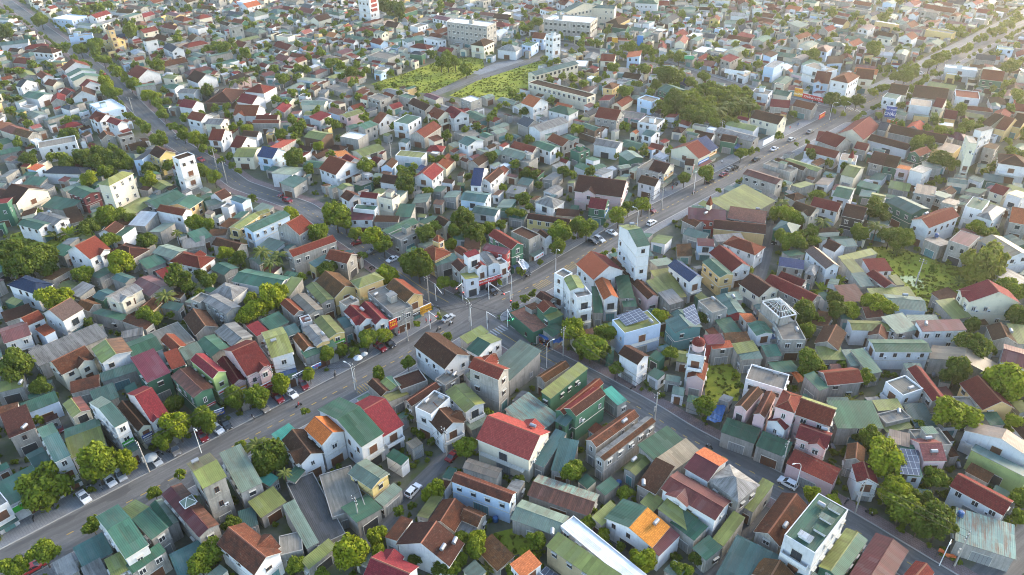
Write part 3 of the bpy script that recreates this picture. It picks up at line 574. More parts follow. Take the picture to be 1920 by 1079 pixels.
    def merge(s, big, var):
        M = Matrix.Translation((s.cx, s.cy, 0)) @ Matrix.Rotation(s.a, 4, 'Z'); big.cv = var
        big.add(s.wall, M); big.add(s.roof, M)
        for key, x, y, z, rot, nm in s.feats:
            kind, w, h, fr = key
            q = MB(); q.box(-w / 2, w / 2, 0, .05, 0, h, 'glass' if kind == 'window' else fr, top=False) if kind != 'air_conditioner' else None
            if q.f: big.add(q, M @ s.fmat(x, y, z, rot))
        for nm, m, x, y, z, rot in s.extra: big.add(m, M @ s.fmat(x, y, z, rot))
HOUSES = """
@0 863 4.995
1165 935 1385 800 1115 405 9 G g w
1385 770 1550 650 1300 345 7.5 G g/y g
1510 780 1230 980 1225 1075 6 S g g
960 970 1120 885 1240 1010 5.5 S y g
675 860 955 710 1080 855 4 S t g
490 990 675 895 755 1035 3.5 S k g
765 1035 950 935 1020 1080 3.5 S k g
1555 640 1395 415 1520 370 4.5 G G/l g
@0 700 2.847
862 650 1062 880 1172 808 7.5 G m/n g
1100 612 1230 545 1105 432 12 G y/Y2 g
1165 470 1280 418 1418 580 7 S l g
312 472 398 432 262 272 10 G t/g w
430 440 622 368 480 255 5 G y/g w
200 515 290 470 215 400 4.5 G t w
60 722 345 570 215 470 4.5 S2 g w
-60 760 45 700 0 630 7 F c w
0 250 140 195 205 290 7 S d g
105 180 292 110 325 150 4.5 S g b
-20 65 128 30 132 75 4 S y g
-30 200 95 165 105 195 4 S b g
332 165 385 240 490 203 6 G y/n c
475 120 600 72 650 128 6 S t g
610 300 680 262 548 125 10 G t/l w
620 175 735 310 810 280 6.5 G d c
810 258 905 210 765 68 8.5 G r w d
908 15 1030 132 1142 78 9 G n/d G
1623 299 1717 387 1845 312 9 G O w
1510 365 1610 500 1725 420 6.5 G d w d
1450 335 1545 275 1585 310 4 S T w
@0 0 1
674 842 717 815 640 743 9 G g w
@640 700 2.847
225 342 340 275 150 122 7.5 G r w
@0 0 1
514 917 564 896 672 991 3.5 F K g
580 899 640 880 705 945 4.2 F c g
651 888 696 918 732 890 7 G l y
642 961 672 990 716 952 4 S g g
706 941 742 909 751 918 3.5 S l g
526 963 538 957 605 1015 4 S l g
514 1010 556 1000 578 1031 4.2 F c g
567 1055 620 1013 629 1027 3.5 S y g
407 1023 478 1082 528 1036 6.5 G b w D
446 965 478 955 486 985 3 S t g
464 949 512 919 540 941 3.5 S y g
542 901 554 872 566 883 4 S g g
490 888 503 893 518 913 3 S T g
315 1050 372 1022 400 1060 3 S t g
672 1079 745 1110 795 1068 7 G r w D
@640 700 2.847
440 225 545 340 650 255 7 G d w D
385 185 470 225 590 140 9 F c w
560 110 670 222 760 150 7 G y w
370 182 525 80 490 45 6 G d g
140 60 215 130 270 95 4.5 G d g
205 45 262 95 325 65 5 G y/g g
228 140 265 172 357 108 4 S y g
285 45 330 110 450 30 5 F d g
500 40 555 75 632 25 6 F c g
@640 350 2.847
672 968 835 1035 905 975 11 G r g D
@0 0 1
1014 738 1085 682 1103 692 8 S y G
@640 700 2.847
1155 200 1370 22 1390 55 8 G r G
1250 235 1410 118 1350 75 9 G d/r G
1190 205 1250 235 1200 290 7 S t G
1395 110 1445 82 1522 150 4 S T g
855 235 985 140 1185 225 4.5 S p g
735 362 1020 478 1100 310 7.8 G r4 c D
1140 325 1200 350 1085 510 4 S t g
1300 395 1200 375 1085 515 4 S t g
1310 355 1540 192 1585 240 7 G b g
1365 430 1640 225 1670 270 7 G k/b g
1575 405 1735 300 1840 370 5 S g g
1665 470 1765 520 1690 660 5 S d g
1565 555 1655 470 1600 420 4 G y g
1360 620 1440 560 1485 590 3 S g g
572 575 885 692 950 640 7 G b b
645 505 830 565 862 512 5 G a g
985 650 1320 765 1385 650 4 G n/p g
890 775 1150 872 1230 770 4.5 G l g
545 668 465 790 600 858 4 G b g
545 668 465 785 400 765 3.5 S y g
635 785 735 830 770 750 4 G b g
632 785 730 828 700 880 3 S k g
300 905 385 788 650 925 5 G d w
385 790 300 905 230 880 4.5 S b w
1155 835 1225 780 1680 1100 6 F W w
1160 862 1500 1090 1430 1160 6 S y a
995 962 890 1040 975 1095 6 S o w s
1405 775 1505 670 1755 825 6 G g/O w
1755 825 1640 935 1690 985 4.5 S m w
@0 0 1
1232 962 1256 935 1312 970 5 S y g
1230 865 1288 825 1312 850 5 S a g
1238 918 1340 978 1372 942 8 G m w d
@640 700 2.847
1590 705 1650 640 1725 680 4 S y g
1335 780 1435 690 1490 730 4 S y g
@1280 350 2.847
45 935 20 1025 115 1045 6 G r p
25 900 112 915 126 872 11 F c w
325 1030 530 1090 578 1015 7.5 F c w
@1280 700 2.847
340 210 415 110 370 68 9 G d p
430 245 492 122 450 95 9 G b p
470 172 575 208 660 130 11 H r p
497 210 440 262 555 300 7.5 G r w
240 250 420 312 380 378 4.5 S g g
425 322 585 385 550 455 4.5 S g g
595 345 765 405 805 325 8 G r2 p d
632 235 822 302 790 175 10 G r/y p
590 415 835 525 805 602 4.5 S r p
765 170 1005 170 1068 298 6 S g g
1010 155 1145 145 1175 195 6 S y g
1045 225 1175 195 1205 250 5 F c g
1055 265 1195 240 1215 298 4 S y g
1175 185 1290 180 1350 290 4 S t g
660 20 715 0 765 85 5 S g g
772 145 885 145 892 172 3.5 S t g
1085 55 1190 20 1275 95 7 F c w
1205 -10 1340 168 1405 140 7 G r g
1480 65 1605 208 1765 185 6 G r y
1500 310 1530 260 1900 420 6.5 G a w
1535 425 1840 580 1860 530 5 S t Y
1412 598 1700 755 1782 690 5.5 G r w
1085 305 1195 330 1225 400 8 S a w
1160 400 1240 408 1270 555 6.5 S g w s
1210 350 1330 347 1408 470 8 G r3 p
1210 310 1370 300 1430 390 8 F c g
870 385 905 500 975 480 5 G b g
902 495 930 590 1045 590 6 G r w
10 510 140 585 240 462 9 G m/o w
145 580 310 700 400 590 9 H k g
0 735 130 830 65 900 5 S g g
270 760 320 790 215 925 4 S y g
425 585 470 610 370 745 4 S y g
130 872 205 940 130 1010 4 S g g
375 850 530 640 670 710 6 G b g
@0 0 1
1469 1005 1526 1040 1591 960 12 F g w
@1280 700 2.847
715 1045 865 838 995 885 6 G y/g G
885 1085 1035 848 1200 960 6 G m g
330 915 600 1050 400 1200 4 S t g
370 1075 425 985 600 1090 5 G b g
590 1085 635 1018 720 1090 5 G t g
1180 1075 1245 1000 1340 1075 5 G r g
1500 745 1815 840 1725 985 4 S2 p g
1600 225 1680 220 1710 280 4 S g g
1440 130 1540 135 1590 225 5 F c g
@0 350 2.847
10 78 205 95 240 10 7 G d c d
-60 118 66 100 50 60 9 S r G
310 68 455 90 350 130 4 S g g
95 205 210 235 275 195 6 G g w
170 170 290 208 375 170 6 G k w
375 40 525 75 520 20 7 G g m
@0 0 1
177 345 200 349 256 326 13 H y c
@0 350 2.847
320 150 395 130 475 175 3.5 S d g
745 60 610 135 700 160 5 G y g
850 122 1005 55 900 25 6 G g g
1010 125 1085 75 975 52 6 G g y
835 132 975 160 1025 128 7.5 G r w
740 148 830 155 795 217 5 S l2 g
535 245 595 198 655 225 5 G d w
650 280 725 228 680 215 5 S g w
615 190 690 187 705 207 4 S b g
1335 255 1538 162 1510 125 8 G g b
1270 240 1380 165 1340 143 7 G y y
1380 158 1450 135 1420 122 7 G y y
1570 282 1652 232 1585 163 8 G r g
1555 385 1790 300 1770 265 8 G r g
455 408 565 350 490 283 8 G r w d
570 360 700 400 795 335 5 H d g
810 355 920 388 1003 338 5 G l g
740 410 845 370 892 402 4 S g g
905 403 1075 440 1145 380 7 H r w D
1130 445 1205 480 1268 430 4.5 G g g
1232 507 1478 556 1562 485 6 G g w
1560 500 1622 510 1545 588 5 S y g
45 530 195 580 282 520 7 H B w
325 728 440 660 350 610 8 G d2 w
45 835 190 787 120 722 7 G m2 w
150 747 242 705 190 670 7 G r w
190 775 250 745 300 772 5 S r b
0 690 150 640 190 675 4 S d g
165 900 530 745 572 805 4.5 S k g
635 622 768 548 690 522 8 G k/a c d
690 535 800 590 930 525 5 G m2 g
840 470 915 440 960 490 5 S r g
585 490 660 518 735 492 4.5 G t g
500 690 660 730 690 690 3.5 S g g
700 695 835 742 770 765 3.5 S b g
735 655 795 605 860 632 4 G b y
895 620 988 637 950 668 3.5 S t g
1110 575 1235 607 1335 548 5 H k w
1080 612 1205 685 1285 640 7 G k g
1012 608 1062 625 1130 590 6.5 F c g
980 710 1045 805 1165 745 4.5 G d g
855 820 930 890 1005 855 5.5 G r y
800 785 960 720 1030 830 3.5 F c g
1140 770 1235 850 1358 805 6 G k c
1325 755 1388 725 1425 775 5 S r g
1390 725 1490 680 1545 725 5 S g g
1050 845 1155 935 1222 855 6 G g g
720 928 877 865 805 785 6 G g w
640 785 755 762 775 790 4 S k g
485 865 540 945 710 885 7.5 G y/n w
320 1015 500 925 440 855 6 G b c d
365 1060 520 1020 550 1065 4 S b g
530 1010 720 950 740 985 4 S t g
705 945 830 893 915 995 8 S m G
860 915 935 888 1012 948 8 S r G
950 885 1050 845 1100 890 5 S l g
1015 930 1135 1030 1210 992 9.5 G r Y
1160 940 1245 1070 1315 1035 6 G r p
1325 1015 1455 955 1310 825 8.5 G r2 p d
1490 910 1608 875 1470 762 9 G y w
1555 600 1650 690 1728 660 7 G a2 g
1495 625 1570 692 1628 665 7 G r g
@0 0 1
590 530 627 560 672 540 7 G b y
@0 350 2.847
1630 535 1715 630 1785 600 7 G y g
1590 705 1640 690 1675 718 7 F n w
1610 760 1685 850 1765 825 7 G k y
1560 810 1620 885 1685 860 5.5 G b w
1675 720 1760 815 1840 775 7 G y y
1610 885 1780 820 1798 855 5 S g g
1480 775 1575 740 1608 775 6 S t g
1385 860 1450 835 1500 895 7 F c g
1650 415 1740 370 1770 390 5 S t y
@0 0 1
620 490 696 494 660 475 7 G r g
@0 350 2.847
1135 315 1270 352 1318 310 4.5 G b g
1180 215 1235 170 1275 190 4 S b g
1130 240 1225 235 1200 265 4 S b g
990 268 1060 245 1150 265 4 S g g
960 300 1080 280 1115 315 3.5 S k g
1235 75 1300 97 1335 68 5 G t b
1090 90 1190 65 1210 85 4 S l g
1130 50 1185 25 1230 55 5 G d w
1180 115 1215 95 1255 105 4.5 F c w
@0 0 1
1200 464.5 1225.5 460.5 1179 422 17 G g/y w
@640 350 2.847
1250 418 1345 503 1510 455 9 G o/r w
1350 505 1400 603 1482 598 8.5 G o w
1130 465 1180 490 1240 470 13 F c w
1185 490 1222 560 1302 543 13 G y w
1222 552 1262 605 1335 580 12 F c w
1330 560 1370 560 1400 675 5 S g g
1455 500 1530 497 1568 595 6 S g g
1488 602 1562 600 1585 642 4 S g g
1515 485 1640 610 1692 585 5 G b p
1430 395 1520 480 1560 465 5 G b g
1640 480 1740 465 1850 590 4 S y g
1625 520 1690 500 1750 555 5 S y g
1695 580 1770 558 1820 615 4.5 S k g
1448 722 1515 795 1702 735 9 F y b s
1465 890 1570 950 1660 915 8 G d w
@0 0 1
1248 605 1268 628 1315 612 7 G t t
@640 350 2.847
900 680 1030 790 1110 745 4 F r3 G
1045 645 1082 682 1152 650 8.5 G r G
1080 690 1155 657 1180 690 7 S y G
1080 770 1165 725 1185 775 4 S g g
1035 590 1100 630 1155 605 6 G d g
985 655 1040 690 1065 640 5 S b g
@840 460 9.806
65 365 215 515 440 420 8.3 G d g
200 545 330 690 565 595 6.6 S y w
520 105 300 185 350 215 12 S r w
370 320 525 445 730 385 9 G r w
570 160 740 385 940 325 9 G k w
925 400 1065 345 1010 240 8.2 F c w
735 0 1175 100 1045 165 10 S m r
@640 350 2.847
400 345 490 395 600 360 7 H r y
480 285 515 300 555 288 10 P r y
490 398 610 360 622 390 5 S t g
780 260 905 338 978 315 10 G r G
605 345 655 385 690 350 6 G r w
905 245 1000 290 1062 262 9 F d g
1050 250 1090 290 1120 265 7 G d w
655 290 740 290 745 340 4.5 S d g
490 185 545 215 607 195 6 G d c
990 175 1215 210 1230 180 6 G d y
1020 85 1110 110 1205 85 6.5 H k w
@0 0 1
1076 360 1166 372 1180 343 9 G d p d
@640 350 2.847
1308 115 1400 128 1440 80 7 G r G
1155 128 1275 138 1265 168 4 S d g
640 75 775 92 795 40 7 G t b
700 145 830 165 845 120 5.5 G t w
60 130 190 130 165 182 6 S m w
60 125 175 135 200 112 8 F g w
195 60 270 78 312 50 10 F c c
100 58 190 68 210 40 9 G r w
188 162 315 165 300 192 5 S d g
325 108 410 112 360 165 5 S g g
250 268 412 195 370 165 6 G g g
255 262 320 295 408 245 6 F c g
350 345 405 310 415 340 3.5 S g g
0 60 60 95 105 50 7 G b w
45 505 90 545 232 495 9 H y y
235 540 345 625 440 580 8 G b/r y
150 580 285 700 370 640 7.5 F c g
10 670 95 745 178 712 7 G r w d
95 650 185 745 252 710 7 G r w
-20 720 20 705 60 745 5 S t g
-10 625 30 650 95 615 8 F c g
385 855 550 980 690 905 8 G d w
655 868 725 905 868 825 7 G g/y w
630 815 745 752 790 780 5 S y g
950 850 1068 912 900 1045 5 S l g
1045 1015 1180 930 1215 970 5 G b g
765 910 815 893 840 930 9 G r g
@1280 350 2.847
150 105 330 12 490 85 5 S y g
@1280 0 2.997
345 985 535 1045 560 1010 9 G m g
@1280 350 2.847
25 125 225 140 235 188 7 S m r
240 170 440 200 450 140 6.5 G r3 g
160 225 440 255 442 208 5 G d y
0 185 75 222 110 195 5 G b g
40 232 155 265 100 285 4 S t g
80 285 170 290 165 322 6 S m b
225 310 400 375 430 320 5.5 H r w
160 268 310 255 330 285 4.5 S k g
140 355 262 458 368 432 7 G r w
105 405 200 490 272 470 7.5 G g y
@0 0 1
1252 500 1293 531 1318 521 8.5 G B w
@1280 350 2.847
305 525 415 600 510 550 5.5 G d c
435 520 685 640 738 590 5.5 G r g
510 490 640 540 662 505 5.5 G r g
405 610 510 705 628 690 10 R w a
490 745 540 845 648 810 7 F c g
515 388 648 408 645 447 6.5 S B g
645 465 700 480 738 430 6 H k g
648 345 760 442 845 435 7 G d2/a w
735 320 800 350 880 330 5 G d w
800 295 900 290 940 322 5 S t g
820 385 1000 340 1045 362 4.5 S y g
845 412 910 403 968 468 5 S y g
895 477 968 470 1022 530 5 S t g
965 400 1085 395 1112 452 6 S r w
980 468 1080 545 1142 530 6 G r g
1100 485 1145 480 1180 525 4 S y g
820 545 935 535 968 612 4.5 S m g
980 555 1205 545 1245 592 4.5 S y g
1115 650 1320 668 1255 590 5 G l b
1488 572 1545 642 1785 605 8.5 G r c d
1330 575 1495 555 1490 610 4 S d g
1370 625 1470 610 1515 702 4 S y g
745 757 695 850 835 868 5 G d g
1245 728 1480 720 1512 770 7 S m w
1020 885 1322 887 1290 820 6.5 G g w
925 770 1165 778 1090 722 5 G y w
1065 712 1180 690 1245 770 6 S l g
1185 695 1345 695 1375 722 5 S l g
1000 750 985 800 1090 825 4.5 G b g
1325 868 1308 940 1672 1005 4.5 G a g
1690 940 1840 985 1860 885 6.5 G m w
1620 755 1655 835 1785 838 5 G d g
1740 755 1840 765 1850 850 5 S y g
710 870 845 870 865 930 4 S y g
850 890 905 885 945 960 4 S l g
900 892 970 880 1055 992 4.5 S g g
770 1065 962 1045 905 965 6 G r g
345 735 395 800 488 785 6.5 G g w
305 695 345 745 400 718 6 S o g
450 772 510 770 520 815 4 S B2 g
85 620 160 685 235 655 7.5 F c g
180 595 250 698 332 668 5 G t r
165 730 250 712 322 780 3.5 S g g
225 575 285 570 335 605 5 S l g
215 793 345 785 362 832 5 S b g
110 803 205 795 225 838 7 S m r
140 840 250 830 272 860 6 S o g
262 850 378 832 402 880 5 S y g
285 888 400 880 432 920 4.5 S t g
398 862 480 855 548 905 4 S g g
570 125 680 165 735 130 6.5 G d c d
682 105 830 142 852 100 6 G r w
832 155 945 180 1003 130 8 G d K
1075 80 1215 148 1330 128 8 G t G
1325 222 1490 158 1370 125 8.5 G r w
780 50 870 70 942 18 7.5 G g w
555 60 610 90 652 55 5 H d g
480 235 590 265 628 210 5 H t G
965 85 1040 100 1110 50 7 G y w
1220 35 1330 55 1370 10 7 F a g
1325 55 1405 80 1440 45 6 S l g
1375 100 1450 120 1482 78 6 S a2 g
1500 108 1590 132 1645 82 9 F g w
1570 158 1655 185 1725 120 8 H k w
1730 60 1810 85 1850 40 8 S a w
1645 30 1720 55 1750 20 6 G r c
1735 190 1840 210 1850 140 7 G o g
1395 285 1500 320 1612 280 8 F m g
1452 320 1505 345 1545 312 6 S y w
1600 300 1760 400 1840 350 7 G a w
1290 305 1380 345 1430 300 4 S k g
1645 495 1700 450 1850 490 3.5 S k g
@0 0 2.997
258 978 480 985 500 945 6 H K2 w
@0 0 1
326 298 346 306 362 291 15 F d w
283 291 313 304 327 286 10 G d y
266 304 294 283 280 280 9 S K2 b
@0 0 2.997
552 770 570 795 650 770 8 G d g
650 760 665 775 758 765 8 F d g
500 670 560 690 650 660 8 G r w d
600 690 690 715 715 690 8 G r w
485 598 610 568 725 605 7 F W2 b
338 605 390 622 445 605 5 H K2 w
405 545 470 490 540 520 8 G d w
340 380 360 400 510 375 8 G r w
370 420 390 435 540 400 9 G g w
400 450 415 465 560 425 8 G g c
440 480 460 495 575 480 8 G r w
205 425 240 450 300 430 6 G r w
255 478 305 490 355 465 6 G r c
103 490 185 495 190 462 8 G K2 w
130 550 300 555 290 525 6 G g w
188 295 300 305 345 285 9 H d w
712 418 775 445 905 415 7 G r w
780 505 930 490 850 470 5 S g g
928 498 985 505 1032 480 6 G g w
990 525 1085 530 1135 505 7 G k w
992 600 1070 612 1158 585 7 G r w
1060 672 1140 690 1190 655 9 G r w
1138 700 1230 705 1298 672 9 G k c
1165 792 1240 795 1310 745 7 G r w
1285 828 1345 838 1450 790 7 G r w
1362 768 1450 775 1470 750 6 G d w
1320 888 1435 890 1465 832 7 G y c
1452 885 1540 900 1600 850 8 G B b
1498 995 1620 1005 1742 945 6 S l w
1560 1050 1640 1000 1740 1000 4.5 S t g
@0 0 1
600 318 632 330 672 308 7.5 G r w
@0 0 2.997
1708 772 1810 790 1870 750 7 G y d
1410 695 1560 695 1585 680 7 G r g
1300 650 1430 655 1500 610 7 G r w d
1388 518 1500 530 1535 490 7 H r w
1330 575 1420 590 1490 555 7 G r w
1190 580 1345 580 1345 510 4 H d d
1045 445 1110 470 1225 440 6 G d w
570 220 640 240 705 225 8 G r y d
595 165 618 180 640 165 14 P d y
385 205 515 190 525 200 8 F c b
285 108 395 118 500 95 8 F W2 b
@640 0 2.997
700 1045 760 1048 850 952 8.5 G B w
832 1040 908 975 862 952 8.5 G d w
298 880 445 895 485 865 6.5 F y w
510 1020 575 960 475 940 7.5 G r w
225 1030 320 1045 345 1000 6 G d w
0 915 65 960 105 900 7 G r w
-20 1060 25 1085 65 1045 5 G y g
662 805 720 830 795 790 7.5 G t w
875 865 1000 900 1095 870 7 G l g
985 905 1060 925 1098 890 7 F c g
958 845 1085 880 1110 835 7 G r g
1080 825 1190 860 1220 820 8 G g w
1160 790 1250 830 1305 800 8 G r g
1290 850 1340 870 1395 845 8 F c G
1560 870 1615 910 1695 885 6 G l G
1400 815 1520 825 1600 800 7 G k w
1340 710 1430 740 1458 720 8 G g d
1415 660 1540 680 1600 640 8 G r g
1110 745 1275 690 1215 660 5 G k w
1000 700 1060 725 1110 690 5 G K2 g
1170 625 1290 655 1325 620 8 H g w
1015 585 1085 610 1158 575 10 G o w
672 562 730 582 785 560 8 F W2 g
490 650 560 690 620 645 8 G r c d
580 640 640 675 715 645 8 G r w d
288 690 370 705 455 665 9 F g w
185 690 225 705 300 660 7 G r w
1050 470 1380 555 1430 535 8.5 F d c
1090 430 1335 362 1290 347 8.5 G t c
1115 115 1375 135 1465 105 11 F W2 g
1115 112 1160 117 1290 78 11 F W2 g
1255 70 1290 80 1430 30 12 G t c
1420 45 1545 52 1540 35 12 G t c
595 128 820 155 868 130 14 F W2 g
715 252 790 262 872 235 10 H d c
868 280 975 292 1025 270 5 H k w
1155 200 1195 212 1225 198 14 F c w
1070 215 1140 222 1165 203 9 G r b
390 268 490 282 512 262 7 H r w
145 550 215 572 280 552 7.5 F c g
155 320 270 340 320 310 7 F c g
88 -95 150 -87 190 -102 26 F W2 w stripe
375 225 440 238 485 215 6 F g G
1630 20 1760 25 1805 5 10 H g w
1480 130 1555 140 1628 110 6 H d y
1660 560 1740 580 1795 560 8 F c b
1790 510 1870 540 1930 505 8 G g G
1365 405 1420 415 1455 400 6 H b y
1462 495 1520 505 1570 480 8 H b y
1440 345 1520 350 1560 325 7 G r c
1655 690 1760 710 1830 680 8 F c w
1690 760 1745 775 1790 745 7 G t w
1650 950 1770 985 1880 935 8 F c g
1665 1030 1765 1055 1800 1020 7.5 G d w
1730 960 1820 985 1870 940 8 G d c
@1280 0 2.997
388 665 545 705 580 670 8 G d c
168 740 365 790 445 775 7.5 G k g
78 770 150 785 198 765 7 G d w
195 790 280 805 330 780 7 G d G
70 905 140 870 20 800 8 G r c
130 870 195 835 60 785 7.5 G B c
0 930 50 935 78 905 8 G d c
1015 790 1110 715 970 680 7 G r c
1090 730 1140 740 1172 710 7 G K2 g
770 800 880 840 935 795 7 G r g
725 790 790 800 850 765 6 G r w
680 850 860 895 890 865 6.5 G r w
950 835 1020 850 1065 825 6 G r g
860 900 950 915 1005 885 7 F a w
885 985 965 1005 1025 945 7 G y c
555 905 720 960 800 955 6 G y g
440 925 590 975 660 960 7 F c g
520 910 680 965 700 950 6 G d g
1035 915 1120 935 1175 890 7 G d g
1115 935 1190 950 1240 905 7 G d G
1185 960 1255 975 1300 945 7 S o p
1265 985 1340 1005 1408 950 8 S k w
1325 888 1392 858 1340 832 8 G r G
1330 955 1420 960 1462 920 5 S t g
@0 0 1
1799 275 1815 277 1839.5 257.6 13 S k c
1829 253 1844 257 1859 239.5 13 S K2 w
1839 285 1863 290 1876 272 8 S d g
1868 306 1925 315 1930 298 10 H d w
1852 237 1870 243 1886 222 7 G d c
1872 243 1892 248 1904 228 7 G r y
1896 237 1918 242 1930 222 7 G d y
1748 280 1790 290 1800 275 4 F a y
@1280 0 2.997
1040 790 1265 850 1290 825 4 G d w
1145 745 1460 810 1500 780 5 G d g
1125 550 1205 565 1225 540 10 F g w
1150 525 1250 540 1275 505 9 G d c
1262 595 1350 600 1412 572 9 F a w
1395 600 1450 610 1492 580 9 G r c
1448 665 1520 675 1555 645 6 G r y
1505 545 1640 560 1690 525 8 F r w
1275 550 1440 560 1500 515 5 G d g
1345 485 1500 510 1570 490 6 G y g
1645 445 1770 460 1825 430 9 G r G
1460 385 1640 405 1665 390 8 F W2 w
715 465 800 475 860 430 10 G r2 b d
840 455 940 475 985 430 11 H r2 w D
960 440 1060 450 1080 415 10 G r2 c
680 370 810 410 870 395 11 F a w
445 375 500 385 580 355 10 F k b
385 525 480 540 505 515 9 F c w
480 600 590 610 610 580 7 G r g
610 595 720 620 768 600 7 G r g
505 530 590 545 620 520 7 G g c
1078 130 1200 150 1218 138 7 S W2 y
"""
